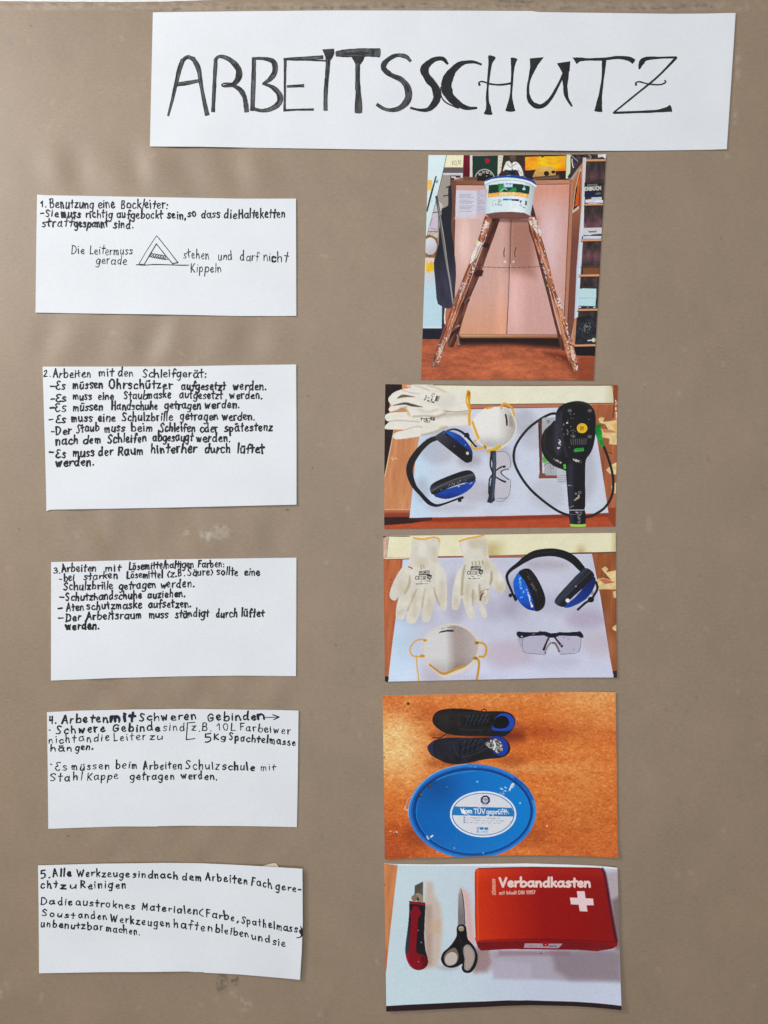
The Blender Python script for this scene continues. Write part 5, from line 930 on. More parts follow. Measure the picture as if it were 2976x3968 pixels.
c.part('printed_sander', 'dust_nozzle'); c.f([(ox + x, y) for x, y in [(765, 1170), (895, 1170), (900, 1370), (790, 1372), (775, 1340)]], (190, 192, 198)); 
for k in range(4): c.s_([(ox + 780, 1262 + k * 26), (ox + 892, 1258 + k * 26)], (152, 154, 160), 8)
c.part('printed_sander', 'skirt'); c.f([(ox + x, y) for x, y in [(760, 540), (680, 600), (600, 680), (565, 790), (570, 930), (620, 1040), (720, 1130), (840, 1182), (900, 1195), (920, 1100), (880, 700)]], lambda X, Y: np.array((34, 32, 34.)) * (1 + .4 * fbm(X / 60, Y / 60, 3))[..., None], smooth=3); c.s_([(ox + 620, 700), (ox + 600, 830), (ox + 640, 960), (ox + 760, 1090)], (58, 60, 56), 10, al=.7); c.s_([(ox + 735, 1048), (ox + 820, 1092)], (214, 206, 206), 22, noise=(3, 20))
c.part('printed_sander', 'body'); c.f([(ox + x, y) for x, y in [(752, 480), (765, 420), (810, 355), (910, 305), (1045, 284), (1170, 310), (1245, 380), (1276, 480), (1280, 650), (1265, 800), (1235, 920), (1190, 1000), (1150, 1060), (1140, 1200), (1142, 1450), (1142, 1660), (1135, 1700), (1145, 1900), (945, 1900), (930, 1720), (920, 1650), (905, 1450), (890, 1250), (880, 1120), (830, 1060), (760, 1000), (710, 880), (700, 740), (715, 620), (750, 540)]],
    lambda X, Y: np.array((28, 27, 30.)) + np.array((28, 27, 38.)) * (gauss(X, ox + 775, 55) * np.clip((Y - 380) / 200, 0, 1) * np.clip((1060 - Y) / 120, 0, 1))[..., None] + np.array((20, 22, 34.)) * (gauss(X, ox + 950, 40) * np.clip((Y - 1040) / 100, 0, 1))[..., None] + np.array((10, 9, 9.)) * fbm(X / 40, Y / 40, 3)[..., None], smooth=2)
c.s_([(ox + 830, 430), (ox + 820, 620), (ox + 850, 820), (ox + 900, 1000)], (62, 60, 72), 34, fe=40, al=.6, own=False); c.s_([(ox + 1000, 300), (ox + 1140, 320), (ox + 1230, 400)], (64, 58, 58), 22, fe=30, al=.6, own=False)
for x, y in ((938, 412), (1200, 412), (985, 748), (1200, 752)): c.e(ox + x, y, 27, 22, (104, 100, 100)); c.e(ox + x, y, 15, 12, (52, 48, 50)); c.s_([(ox + x - 8, y), (ox + x + 8, y)], (160, 156, 152), 5)
for k in range(8): c.s_([(ox + 952 + k * 29, 790 - k * 2), (ox + 962 + k * 27, 858 - k)], (112, 110, 116), 10, al=.8)
c.specks([(ox + 780, 330), (ox + 1230, 360), (ox + 1150, 1050), (ox + 740, 900)], (176, 172, 170), 24, 4, 8, 41, .7); c.s_([(ox + 800, 800), (ox + 810, 860), (ox + 790, 900)], (206, 200, 204), 34, noise=(6, 18)); c.s_([(ox + 995, 1050), (ox + 1040, 1075), (ox + 1080, 1080)], (208, 200, 196), 30, noise=(6, 18)); c.s_([(ox + 1020, 1500), (ox + 1060, 1540), (ox + 1005, 1580)], (190, 176, 150), 24, noise=(6, 12)); c.e(ox + 1070, 1486, 20, 20, (130, 126, 122)); c.e(ox + 1070, 1486, 13, 13, (40, 38, 42)); c.e(ox + 904, 572, 12, 11, (210, 206, 204)); c.s_([(ox + 900, 660), (ox + 918, 690)], (150, 146, 150), 8); c.s_([(ox + 910, 1392), (ox + 970, 1392)], (190, 186, 184), 14, noise=(5, 10))
c.s_([(ox + 930, 1716), (ox + 1138, 1714)], (206, 202, 204), 8); c.s_([(ox + 935, 1770), (ox + 1090, 1772)], (110, 108, 114), 6); c.s_([(ox + 940, 1680), (ox + 990, 1660)], (140, 138, 140), 9); c.s_([(ox + 1020, 1740), (ox + 1040, 1750)], (190, 188, 188), 14)
c.text('Duro', ox + 1045, ox + 1045, 1740, 1890, 30, 8, (128, 126, 128), up=(1, 0))
c.part('printed_sander', 'switch'); c.f([(ox + x, y) for x, y in [(992, 925), (1010, 908), (1120, 898), (1125, 940), (995, 956)]], (56, 160, 66)); c.r(ox + 1040, 912, ox + 1100, 925, (30, 130, 46), fe=8, own=False)
c.part('printed_sander', 'clip'); c.f([(ox + x, y) for x, y in [(578, 1025), (600, 1015), (650, 1080), (590, 1100)]], (84, 176, 56)); c.f([(ox + x, y) for x, y in [(855, 1118), (885, 1112), (892, 1172), (860, 1178)]], (88, 184, 76))
c.part('printed_sander', 'plug'); c.f([(ox + x, y) for x, y in [(1278, 605), (1350, 585), (1358, 625), (1340, 640), (1366, 690), (1362, 750), (1390, 850), (1380, 880), (1345, 876), (1300, 780), (1278, 720)]], grad((16, 120, 44), (34, 156, 62), ox + 1290, 650, ox + 1370, 700), smooth=2)
for k in range(3): c.s_([(ox + 1335, 815 + k * 22), (ox + 1385, 805 + k * 22)], (14, 96, 38), 8)
c.part('printed_sander', 'end_ring'); c.f([(ox + x, y) for x, y in [(944, 1898), (1050, 1904), (1148, 1898), (1150, 1930), (1050, 1938), (946, 1930)]], (166, 206, 88))
c.part('printed_sander', 'sticker'); c.e(ox + 1100, 642, 69, 65, (236, 184, 36)); c.e(ox + 1100, 642, 54, 50, (200, 150, 30)); c.e(ox + 1100, 642, 49, 45, (238, 190, 44))
for k in range(4): c.r(ox + 1070, 618 + k * 14, ox + 1130 - 10 * (k % 2), 626 + k * 14, (60, 48, 24), fe=6, al=.85, own=False)
c.part()
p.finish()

# ---- third print: solvent gear
zp3 = lambda x, y: 0.0005 + 0.0004 * fbm(np.asarray(x, float) / 300, np.asarray(y, float) / 280, 2) + 0.0008 * np.clip((np.asarray(y, float) - 2500) / 130, 0, 1) ** 2 + 0.0004 * np.clip((np.asarray(x, float) - 2200) / 190, 0, 1) ** 2
p = Print('photo print of two spread gloves, blue earmuffs, dust mask and goggles, without the sander', Frame(1470, 2050, 490 / 1659),
          [(52, 92), (400, 86), (1400, 74), (2400, 58), (3097, 50)], [(3097, 50), (3103, 1000), (3110, 1942)], [(75, 1998), (1600, 1966), (2400, 1945), (3110, 1942)], [(52, 92), (60, 1000), (75, 1998)], zp3, (206, 206, 226))
c = p.c
c.f([(50, 380), (320, 400), (215, 1200), (115, 2010), (60, 2010)], wood((196, 112, 70), (164, 84, 48), 92, 26, .6)); c.f([(2785, 318), (3120, 318), (3125, 1960), (3060, 1940), (2900, 900)], wood((168, 98, 54), (126, 66, 32), 93, 30, .6))
c.part('printed_board'); c.f([(40, 80), (1400, 70), (3110, 40), (3110, 300), (2400, 318), (1600, 352), (800, 365), (80, 392), (50, 392)], lambda X, Y: np.array((232, 224, 190.)) * (1 + 0.05 * fbm(X / 160, Y / 100, 3))[..., None] - np.array((30, 40, 60.)) * (gauss(X, 1480, 130) * np.clip((Y - 120) / 120, 0, 1) + gauss(X, 2640, 60) * np.clip((Y - 180) / 100, 0, 1) + np.clip((X - 3020) / 90, 0, 1))[..., None]); c.part()
c.f([(45, 95), (125, 100), (95, 280), (90, 372), (50, 400)], band((206, 168, 150), .2, 16, 60)); c.s_([(122, 105), (95, 370), (390, 378)], (150, 124, 100), 8, smooth=0); c.f([(80, 370), (395, 365), (395, 395), (80, 400)], (222, 200, 170)); c.s_([(55, 402), (390, 392)], (120, 74, 56), 10)
c.s_([(760, 368, 22), (1600, 352, 18), (2000, 338, 18)], (150, 96, 72)); c.s_([(1440, 368), (2000, 364)], (168, 106, 84), 22); c.s_([(2480, 320), (3100, 306)], (110, 72, 48), 20); c.s_([(50, 96), (400, 96)], (60, 44, 40), 8); c.r(50, 90, 75, 110, (40, 30, 30))
c.part('printed_paper_sheet'); c.f([(308, 404), (760, 398), (1900, 384), (2788, 344), (2830, 620), (2900, 1060), (2985, 1500), (3066, 1926), (2400, 1946), (1600, 1968), (112, 2002), (170, 1500), (250, 900)], lambda X, Y: np.array((202, 202, 218.)) + np.array((16, 16, 14.)) * fbm(X / 320, Y / 320, 3)[..., None] + np.array((-6, 12, 14.)) * gauss(X, 260, 240)[..., None] + np.array((8, 8, 12.)) * np.clip((Y - 1500) / 400, 0, 1)[..., None])
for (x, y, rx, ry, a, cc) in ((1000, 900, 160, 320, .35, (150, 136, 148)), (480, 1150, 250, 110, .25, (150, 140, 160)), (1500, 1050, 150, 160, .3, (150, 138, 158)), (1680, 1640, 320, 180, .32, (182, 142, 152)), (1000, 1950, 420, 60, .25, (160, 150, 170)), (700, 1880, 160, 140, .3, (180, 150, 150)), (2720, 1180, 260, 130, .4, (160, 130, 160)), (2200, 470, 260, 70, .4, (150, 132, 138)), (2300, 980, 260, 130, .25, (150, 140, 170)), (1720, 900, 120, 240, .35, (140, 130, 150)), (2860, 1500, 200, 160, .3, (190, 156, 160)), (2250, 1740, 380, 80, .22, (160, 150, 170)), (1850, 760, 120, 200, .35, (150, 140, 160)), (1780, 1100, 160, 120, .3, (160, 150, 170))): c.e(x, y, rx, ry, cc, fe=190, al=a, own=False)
c.part()
c.f([(60, 1925), (125, 1930), (115, 2010), (60, 2010)], (36, 26, 30)); c.f([(3050, 1860), (3120, 1850), (3120, 1960), (3070, 1940)], (62, 34, 28))
c.f([(2910, 520), (2960, 490), (3000, 520), (2970, 565), (3100, 540), (3110, 790), (2870, 790), (2830, 660), (2930, 640), (3040, 670), (2960, 580)], cream); c.f([(2880, 660), (2950, 650), (3090, 700), (2950, 720)], (190, 112, 84)); c.f([(3060, 820), (3100, 810), (3105, 900), (3070, 900)], cream); c.f([(3050, 1290), (3105, 1250), (3105, 1340), (3060, 1320)], cream)
c.e(155, 664, 12, 6, (80, 40, 28))
gl = lambda X, Y: np.array((217, 210, 196.)) * (1 + 0.09 * fbm(X / 80, Y / 90, 4))[..., None]
def glove_marks(ox, oy, k=1.0):
    T = lambda x, y: (ox + x * k, oy + y * k)
    c.s_([T(-5, 45), T(2, 2), T(132, -5), T(130, 40), T(-5, 45)], (60, 56, 52), 7, smooth=0); c.s_([T(-4, 48), T(128, 42)], (46, 42, 40), 12)
    (x0, y0), (x1, y1) = T(8, 32), T(122, 28); c.text('mako', x0, x1, y0, y1, 22 * k, 7, (50, 46, 44))
    (x0, y0), (x1, y1) = T(-52, 110), T(10, 108); c.text('CE', x0, x1, y0, y1, 27 * k, 9, (44, 40, 38))
    c.s_([T(24, 68), T(22, 108), T(84, 106), T(82, 66), T(54, 74), T(24, 68)], (96, 90, 84), 7, smooth=0); c.s_([T(54, 74), T(54, 106)], (96, 90, 84), 6); c.s_([T(66, 80), T(66, 100)], (60, 56, 52), 9)
    c.f([T(98, 54), T(160, 50), T(160, 88), T(132, 118), T(100, 92)], (78, 72, 66), own=False); c.s_([T(116, 70), T(144, 88)], (206, 196, 180), 8); c.s_([T(144, 72), T(120, 96)], (206, 196, 180), 6); c.r(*T(98, 48), *T(160, 58), (40, 36, 34), own=False)
    c.s_([T(10, 136), T(66, 134)], (80, 74, 70), 11, noise=(6, 9)); c.s_([T(90, 126), T(146, 132)], (80, 74, 70), 11, noise=(6, 8)); c.s_([T(-44, 168), T(110, 162)], (72, 66, 62), 12, noise=(6, 9))
c.part('printed_glove')
c.f([(450, 118), (620, 122), (792, 132), (778, 300), (765, 400), (840, 520), (878, 640), (888, 800), (882, 1040), (845, 1072), (788, 1045), (748, 895), (705, 1050), (660, 1195), (608, 1222), (556, 1190), (558, 1030), (520, 1140), (470, 1228), (405, 1242), (355, 1205), (362, 1070), (330, 1165), (270, 1184), (215, 1140), (228, 1000), (262, 880), (205, 938), (148, 910), (135, 840), (190, 680), (285, 520), (388, 440), (412, 290)], gl, smooth=3)
for st in ([(398, 610, 10), (392, 720, 26), (330, 850, 12)], [(490, 790, 8), (440, 900, 22), (370, 1065, 14)], [(602, 790, 8), (580, 900, 18), (560, 1030, 14)], [(716, 770, 8), (742, 880, 22), (790, 1000, 14)]): c.s_(st, (164, 142, 108), fe=34, al=.75, own=False)
for (x, y, rx, ry) in ((300, 760, 60, 90), (450, 1060, 50, 110), (660, 1030, 50, 120), (820, 860, 44, 170), (260, 1080, 30, 60), (720, 340, 40, 100), (560, 440, 80, 60), (450, 900, 60, 60)): c.e(x, y, rx, ry, (190, 170, 138), fe=90, al=.32, own=False)
for (x, y, rx, ry) in ((400, 560, 60, 40), (560, 260, 60, 90), (600, 900, 14, 90), (760, 600, 30, 130), (410, 1000, 18, 110), (250, 1000, 20, 70)): c.e(x, y, rx, ry, (240, 234, 222), fe=80, al=.4, own=False)
c.s_([(250, 1060), (330, 1000), (380, 960)], (238, 232, 220), 9, al=.7, own=False); c.s_([(385, 495), (430, 515)], (150, 60, 60), 16, own=False); c.s_([(545, 470), (550, 520)], (170, 150, 120), 14, fe=16, own=False); c.s_([(580, 470), (584, 505)], (176, 156, 120), 14, fe=16, own=False)
glove_marks(525, 552)
c.part('printed_glove', 'cuff'); c.s_([(448, 112), (500, 128), (570, 134), (650, 118), (720, 108), (775, 125), (788, 160)], (232, 172, 40), 22)
c.part('printed_glove#b')
c.f([(1048, 175), (1200, 125), (1370, 88), (1400, 160), (1425, 260), (1440, 390), (1510, 455), (1590, 590), (1645, 690), (1655, 760), (1630, 825), (1590, 842), (1500, 780), (1450, 700), (1440, 800), (1432, 920), (1412, 985), (1372, 975), (1325, 900), (1318, 900), (1360, 1010), (1405, 1090), (1412, 1145), (1378, 1168), (1335, 1120), (1275, 980), (1225, 905), (1240, 1060), (1245, 1145), (1205, 1178), (1158, 1140), (1105, 980), (1082, 890), (1050, 990), (1025, 1050), (985, 1058), (950, 1028), (955, 860), (985, 680), (1050, 520), (1112, 430), (1088, 320)], gl, smooth=3)
for st in ([(1120, 480, 10), (1090, 650, 26), (1080, 860, 20)], [(1228, 800, 12), (1222, 900, 20), (1225, 1000, 8)], [(1310, 740, 20), (1320, 850, 34), (1330, 930, 20)], [(1470, 560, 14), (1470, 660, 26), (1450, 720, 14)]): c.s_(st, (158, 132, 98), fe=34, al=.8, own=False)
for (x, y, rx, ry) in ((1380, 880, 50, 90), (1580, 760, 60, 70), (1270, 190, 90, 70), (1150, 820, 40, 110), (1400, 480, 40, 70), (1010, 960, 24, 70), (1390, 250, 24, 110), (1250, 880, 30, 60)): c.e(x, y, rx, ry, (184, 162, 124), fe=90, al=.36, own=False)
for (x, y, rx, ry) in ((1110, 260, 40, 80), (1040, 650, 40, 120), (1580, 640, 30, 80), (1300, 640, 60, 30), (1200, 1000, 20, 90), (1370, 1060, 20, 60), (1290, 800, 18, 60)): c.e(x, y, rx, ry, (240, 234, 222), fe=80, al=.4, own=False)
c.s_([(1325, 830), (1370, 800), (1430, 790)], (110, 66, 54), 9, own=False); c.s_([(1390, 795), (1400, 840), (1385, 870)], (236, 232, 226), 14, own=False); c.s_([(1355, 840), (1340, 870), (1320, 930)], (70, 48, 44), 16, fe=18, own=False)
for k in range(4): c.s_([(1215 + k * 45, 430 - k * 4), (1222 + k * 45, 470 - k * 4)], (150, 132, 90), 14, fe=16, al=.8, own=False)
glove_marks(1203, 488, .97)
c.part('printed_glove#b', 'cuff'); c.s_([(1050, 160), (1150, 125), (1250, 108), (1370, 80)], (230, 170, 38), 22); c.part()
# mask
c.part('printed_dust_mask')
c.f([(548, 1570), (580, 1430), (670, 1335), (780, 1272), (930, 1238), (1090, 1260), (1230, 1350), (1310, 1470), (1332, 1590), (1290, 1720), (1180, 1830), (1020, 1905), (860, 1952), (740, 1880), (620, 1780), (560, 1680)], (220, 210, 198), smooth=3)
for k in range(70):
    a = k / 70 * math.tau; x0, y0 = 940 + 385 * math.cos(a), 1592 + 345 * math.sin(a); c.s_([(x0, y0), (x0 - 26 * math.cos(a), y0 - 24 * math.sin(a))], (178, 166, 154), 7, al=.6, own=False)
c.f([(582, 1570), (612, 1440), (700, 1345), (830, 1285), (980, 1262), (1110, 1300), (1230, 1395), (1288, 1500), (1288, 1600), (1230, 1720), (1100, 1815), (920, 1880), (840, 1885), (690, 1790), (600, 1690)], lambda X, Y: np.array((216, 212, 210.)) - np.array((44, 56, 60.)) * (np.clip((X - 860 - (Y - 1400) * .05) / 130, 0, 1) * (1 - .45 * np.clip((X - 1080) / 220, 0, 1)))[..., None] - np.array((26, 30, 30.)) * (gauss(Y, 1850, 110))[..., None] + np.array((6, 6, 4.)) * fbm(X / 40, Y / 40, 3)[..., None], smooth=3)
c.part('printed_dust_mask', 'nose_strip'); c.s_([(660, 1778, 26), (740, 1840, 28), (810, 1886, 32), (860, 1892, 34), (960, 1855, 34), (1115, 1793, 34)], (196, 146, 52), smooth=3)
c.part('printed_dust_mask', 'elastic_strap'); c.s_([(618, 1458), (520, 1448), (440, 1500), (402, 1580), (420, 1640), (480, 1672), (590, 1662)], (220, 168, 56), 20); c.s_([(488, 1660), (492, 1780), (508, 1900), (516, 1990)], (224, 176, 60), 18); c.e(595, 1460, 22, 18, (200, 150, 50)); c.e(560, 1664, 34, 22, (206, 150, 40)); c.part('printed_dust_mask', 'elastic_strap#b'); c.s_([(1260, 1490), (1340, 1492), (1395, 1530), (1400, 1610), (1370, 1670), (1315, 1672)], (212, 162, 44), 30); c.s_([(1235, 1690), (1300, 1720), (1300, 1830), (1275, 1970)], (202, 150, 50), 32); c.e(1280, 1492, 26, 20, (160, 110, 30)); c.e(1260, 1692, 30, 22, (176, 124, 30))
c.part('printed_dust_mask', 'logo'); c.f([(770, 1372), (800, 1340), (880, 1324), (990, 1318), (965, 1338), (985, 1346), (880, 1346), (800, 1360)], (44, 40, 42)); c.s_([(780, 1305), (880, 1292), (990, 1288)], (132, 122, 118), 12, al=.8, noise=(6, 14)); c.s_([(800, 1318), (940, 1306)], (120, 112, 108), 8, al=.8, noise=(6, 12)); c.part()
# earmuffs
c.part('printed_earmuffs', 'headband'); c.s_([(ox + x, y, w_) for x, y, w_ in [(225, 930, 26), (170, 800, 32), (125, 690, 34), (115, 610, 38), (160, 540, 46), (260, 465, 58), (370, 385, 84), (500, 325, 100), (700, 305, 104), (860, 335, 106), (980, 400, 104), (1070, 490, 92), (1120, 550, 80)]], (27, 25, 28)); c.s_([(ox + 300, 430), (ox + 480, 330), (ox + 760, 290)], (52, 50, 54), 18, fe=24, al=.6, own=False); c.e(ox + 160, 870, 24, 26, (22, 22, 24)); c.f([(ox + 190, 860), (ox + 240, 850), (ox + 262, 915), (ox + 225, 955)], (26, 24, 26))
c.s_([(ox + x, y) for x, y in [(1285, 700), (1300, 780), (1260, 860), (1220, 920), (1140, 970), (1045, 1055)]], (26, 24, 26), 32); c.e(ox + 1215, 925, 42, 38, (24, 22, 24)); c.e(ox + 1230, 830, 18, 30, (150, 130, 130), fe=14, own=False)
c.part('printed_earmuffs', 'ear_cup'); c.f([(ox + x, y) for x, y in [(268, 575), (225, 630), (196, 690), (205, 800), (240, 900), (300, 985), (380, 1050), (470, 1070), (500, 1060), (460, 900), (380, 720)]], lambda X, Y: np.array((26, 96, 206.)) + np.array((10, 26, 30.)) * fbm(X / 30, Y / 30, 3)[..., None] - np.array((10, 36, 60.)) * np.clip((Y - 900) / 160, 0, 1)[..., None], smooth=2); c.s_([(ox + 285, 620), (ox + 290, 740), (ox + 330, 830)], (120, 190, 240), 30, noise=(6, 18), own=False); c.s_([(ox + 370, 790), (ox + 405, 880), (ox + 425, 960), (ox + 445, 1015)], (232, 234, 238), 22, noise=(4.5, 16), own=False); c.e(ox + 442, 1010, 15, 16, (238, 238, 240), own=False); c.s_([(ox + 290, 900), (ox + 320, 890)], (150, 200, 240), 9, own=False)
c.part('printed_earmuffs', 'cushion'); c.f([(ox + x, y) for x, y in [(262, 575), (310, 530), (370, 514), (430, 535), (510, 640), (580, 780), (618, 900), (610, 1000), (560, 1062), (490, 1077), (470, 1000), (420, 840), (340, 670)]], lambda X, Y: np.array((30, 28, 30.)) * (1 + .5 * fbm(X / 40, Y / 40, 3))[..., None], smooth=2); c.s_([(ox + 370, 550), (ox + 470, 720), (ox + 520, 900)], (62, 58, 58), 9, al=.7); c.specks([(ox + 340, 560), (ox + 430, 600), (ox + 560, 900), (ox + 480, 900)], (120, 118, 116), 16, 5, 8, 51)
c.part('printed_earmuffs', 'ear_cup#b'); c.f([(ox + x, y) for x, y in [(1250, 615), (1280, 690), (1240, 800), (1150, 920), (1000, 1005), (910, 1032), (860, 1015), (1000, 900), (1140, 740)]], grad((20, 34, 92), (28, 70, 160), ox + 1260, 650, ox + 900, 1010), smooth=2)
c.part('printed_earmuffs', 'cushion#b'); c.f([(ox + x, y) for x, y in [(740, 935), (790, 860), (900, 740), (1020, 610), (1110, 530), (1160, 512), (1215, 540), (1262, 610), (1190, 700), (1060, 820), (930, 940), (870, 1022), (790, 1005), (748, 975)]], lambda X, Y: np.array((30, 30, 36.)) + np.array((26, 32, 42.)) * gauss(X + Y * .82, ox + 1560, 60)[..., None], smooth=2); c.s_([(ox + 870, 895), (ox + 1010, 750), (ox + 1205, 560)], (82, 80, 84), 7); c.e(ox + 910, 936, 27, 26, (238, 234, 230), own=False); c.e(ox + 1018, 750, 9, 7, (196, 196, 196), own=False); c.part()
# goggles
c.part('printed_goggles'); c.f([(ox + x, y) for x, y in [(320, 1410), (660, 1400), (690, 1480), (660, 1560), (612, 1645), (450, 1632), (330, 1600)]], (186, 180, 200)); c.f([(ox + x, y) for x, y in [(740, 1400), (1090, 1410), (1070, 1600), (930, 1632), (820, 1645), (790, 1560), (745, 1490)]], (190, 182, 202)); c.f([(ox + 250, 1430), (ox + 320, 1430), (ox + 320, 1540), (ox + 290, 1550)], (178, 170, 188), fe=20)
for st in ([(320, 1430), (326, 1600), (450, 1632), (610, 1646)], [(812, 1640), (930, 1634), (1060, 1602), (1088, 1430)]): c.s_([(ox + x, y) for x, y in st], (112, 108, 126), 7, smooth=3)
c.s_([(ox + x, y) for x, y in [(618, 1622), (660, 1540), (700, 1496), (740, 1498), (770, 1540), (800, 1605)]], (104, 94, 96), 26); c.s_([(ox + x, y) for x, y in [(630, 1610), (668, 1540), (700, 1506)]], (222, 216, 206), 12); c.s_([(ox + 740, 1506), (ox + 790, 1590)], (170, 150, 148), 8); c.e(ox + 860, 1418, 8, 8, (50, 70, 160)); c.e(ox + 920, 1442, 14, 9, (160, 146, 170)); c.e(ox + 995, 1578, 9, 5, (120, 110, 150))
c.part('printed_goggles', 'temple'); c.f([(ox + x, y) for x, y in [(238, 1360), (262, 1340), (340, 1350), (520, 1352), (540, 1338), (630, 1345), (690, 1366), (760, 1362), (800, 1350), (900, 1354), (1040, 1345), (1075, 1338), (1115, 1385), (1118, 1425), (1080, 1425), (1040, 1405), (800, 1398), (740, 1425), (670, 1425), (600, 1395), (420, 1402), (330, 1428), (280, 1432), (245, 1395)]], lambda X, Y: np.array((26, 28, 40.)) * (1 + .5 * fbm(X / 40, Y / 20, 3))[..., None]); c.s_([(ox + 680, 1400, 26), (ox + 640, 1470, 22), (ox + 598, 1578, 34)], (28, 28, 36)); c.s_([(ox + 735, 1410, 22), (ox + 790, 1480, 24), (ox + 835, 1535, 34)], (28, 28, 36)); c.e(ox + 824, 1516, 7, 7, (200, 196, 200), own=False); c.e(ox + 310, 1408, 12, 10, (190, 190, 200), own=False); c.s_([(ox + 450, 1380), (ox + 480, 1370)], (150, 150, 160), 8); c.part()
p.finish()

# ---- fourth print: safety shoes and bucket lid
zp4 = lambda x, y: 0.0006 + 0.0004 * fbm(np.asarray(x, float) / 300, np.asarray(y, float) / 280, 2) + 0.0012 * np.clip((np.asarray(y, float) - 3220) / 90, 0, 1) ** 2 + 0.0008 * np.clip((np.asarray(x, float) - 2270) / 110, 0, 1) ** 2
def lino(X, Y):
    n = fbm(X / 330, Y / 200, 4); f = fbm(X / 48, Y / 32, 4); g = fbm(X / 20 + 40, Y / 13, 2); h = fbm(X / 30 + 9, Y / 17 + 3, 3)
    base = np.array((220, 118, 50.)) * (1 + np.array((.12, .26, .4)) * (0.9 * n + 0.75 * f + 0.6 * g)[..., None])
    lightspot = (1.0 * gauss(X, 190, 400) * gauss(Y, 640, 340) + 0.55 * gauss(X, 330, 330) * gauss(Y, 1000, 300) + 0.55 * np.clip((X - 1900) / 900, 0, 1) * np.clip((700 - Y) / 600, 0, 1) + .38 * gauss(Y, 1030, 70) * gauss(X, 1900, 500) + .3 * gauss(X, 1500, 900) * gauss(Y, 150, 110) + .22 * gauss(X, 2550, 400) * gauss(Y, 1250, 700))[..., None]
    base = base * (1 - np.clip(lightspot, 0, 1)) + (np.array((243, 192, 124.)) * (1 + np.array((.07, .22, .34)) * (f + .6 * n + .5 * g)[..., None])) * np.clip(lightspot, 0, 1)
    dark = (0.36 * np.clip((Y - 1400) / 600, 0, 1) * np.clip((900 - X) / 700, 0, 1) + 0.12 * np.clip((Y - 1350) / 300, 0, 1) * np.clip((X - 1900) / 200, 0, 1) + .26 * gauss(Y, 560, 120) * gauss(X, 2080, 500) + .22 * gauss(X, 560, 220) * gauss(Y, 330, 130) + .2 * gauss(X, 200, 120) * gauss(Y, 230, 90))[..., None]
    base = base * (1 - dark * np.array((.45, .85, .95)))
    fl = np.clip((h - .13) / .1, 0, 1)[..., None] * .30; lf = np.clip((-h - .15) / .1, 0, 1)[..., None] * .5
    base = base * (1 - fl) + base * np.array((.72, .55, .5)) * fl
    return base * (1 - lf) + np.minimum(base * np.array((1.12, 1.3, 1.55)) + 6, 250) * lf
zp4 = lambda x, y: 0.0006 + 0.0004 * fbm(np.asarray(x, float) / 300, np.asarray(y, float) / 280, 2) + 0.0012 * np.clip((np.asarray(y, float) - 3220) / 90, 0, 1) ** 2 + 0.0008 * np.clip((np.asarray(x, float) - 2270) / 110, 0, 1) ** 2
p = Print('photo print of dark safety shoes and a round blue bucket lid on orange floor', Frame(1470, 2660, 490 / 1594),
          [(42, 115), (700, 100), (1594, 80), (2300, 70), (2971, 68)], [(2971, 68), (2985, 1000), (2999, 2143)], [(70, 2165), (800, 2140), (1500, 2118), (1900, 2115), (2400, 2122), (2999, 2143)], [(42, 115), (52, 900), (70, 2165)], zp4, lino(np.array([[100.]]), np.array([[100.]]))[0, 0])
c = p.c
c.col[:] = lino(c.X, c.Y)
c.specks([(300, 1400), (2900, 200), (2900, 2100), (100, 2000)], (250, 196, 140), 90, 4, 9, 61, .7); c.specks([(60, 200), (2900, 120), (2900, 2100), (100, 1500)], (140, 62, 30), 130, 4, 9, 62, .6)
c.e(362, 212, 19, 19, (60, 34, 30)); c.e(358, 210, 8, 8, (130, 84, 60)); c.e(66, 886, 7, 6, (90, 50, 30)); c.s_([(190, 1832), (225, 1828)], (236, 200, 206), 22, noise=(4, 14)); c.s_([(130, 1815), (150, 1824)], (240, 190, 150), 10); c.e(2110, 1755, 10, 10, (246, 216, 160)); c.s_([(1870, 1895), (1930, 1900)], (110, 70, 60), 14, noise=(5, 12))
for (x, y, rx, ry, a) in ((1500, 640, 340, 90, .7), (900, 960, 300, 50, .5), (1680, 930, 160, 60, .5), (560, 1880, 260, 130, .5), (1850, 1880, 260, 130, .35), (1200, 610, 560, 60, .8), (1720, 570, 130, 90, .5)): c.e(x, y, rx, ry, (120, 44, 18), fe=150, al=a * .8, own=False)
shoe = lambda X, Y: np.array((34, 30, 30.)) + np.array((12, 11, 13.)) * fbm(X / 60, Y / 50, 3)[..., None] * 1.6 + np.array((14, 10, 8.)) * (gauss(X, 830, 130) * gauss(Y, 400, 80))[..., None]
c.part('printed_shoe'); c.f([(668, 440), (682, 360), (740, 305), (830, 282), (960, 272), (1150, 285), (1300, 308), (1500, 308), (1590, 316), (1660, 342), (1705, 395), (1713, 450), (1690, 520), (1620, 600), (1540, 632), (1300, 622), (1050, 620), (900, 605), (790, 565), (705, 500)], shoe, smooth=3)
c.s_([(1010, 340), (1000, 420), (1030, 530), (1180, 545), (1320, 540)], (60, 56, 56), 9, al=.8, own=False); c.s_([(1020, 340), (1180, 330), (1420, 340)], (54, 50, 52), 8, al=.8, own=False); c.f([(1060, 400), (1180, 370), (1420, 360), (1440, 430), (1380, 500), (1080, 480)], (22, 20, 22), fe=20, own=False)
c.part('printed_shoe', 'lining'); c.f([(1425, 545), (1430, 480), (1470, 380), (1540, 340), (1620, 345), (1690, 400), (1700, 460), (1670, 530), (1590, 560)], (30, 74, 178), smooth=3); c.f([(1432, 500), (1450, 420), (1500, 375), (1580, 370), (1630, 420), (1630, 480), (1590, 520), (1500, 530)], (16, 14, 18), smooth=3, own=False)
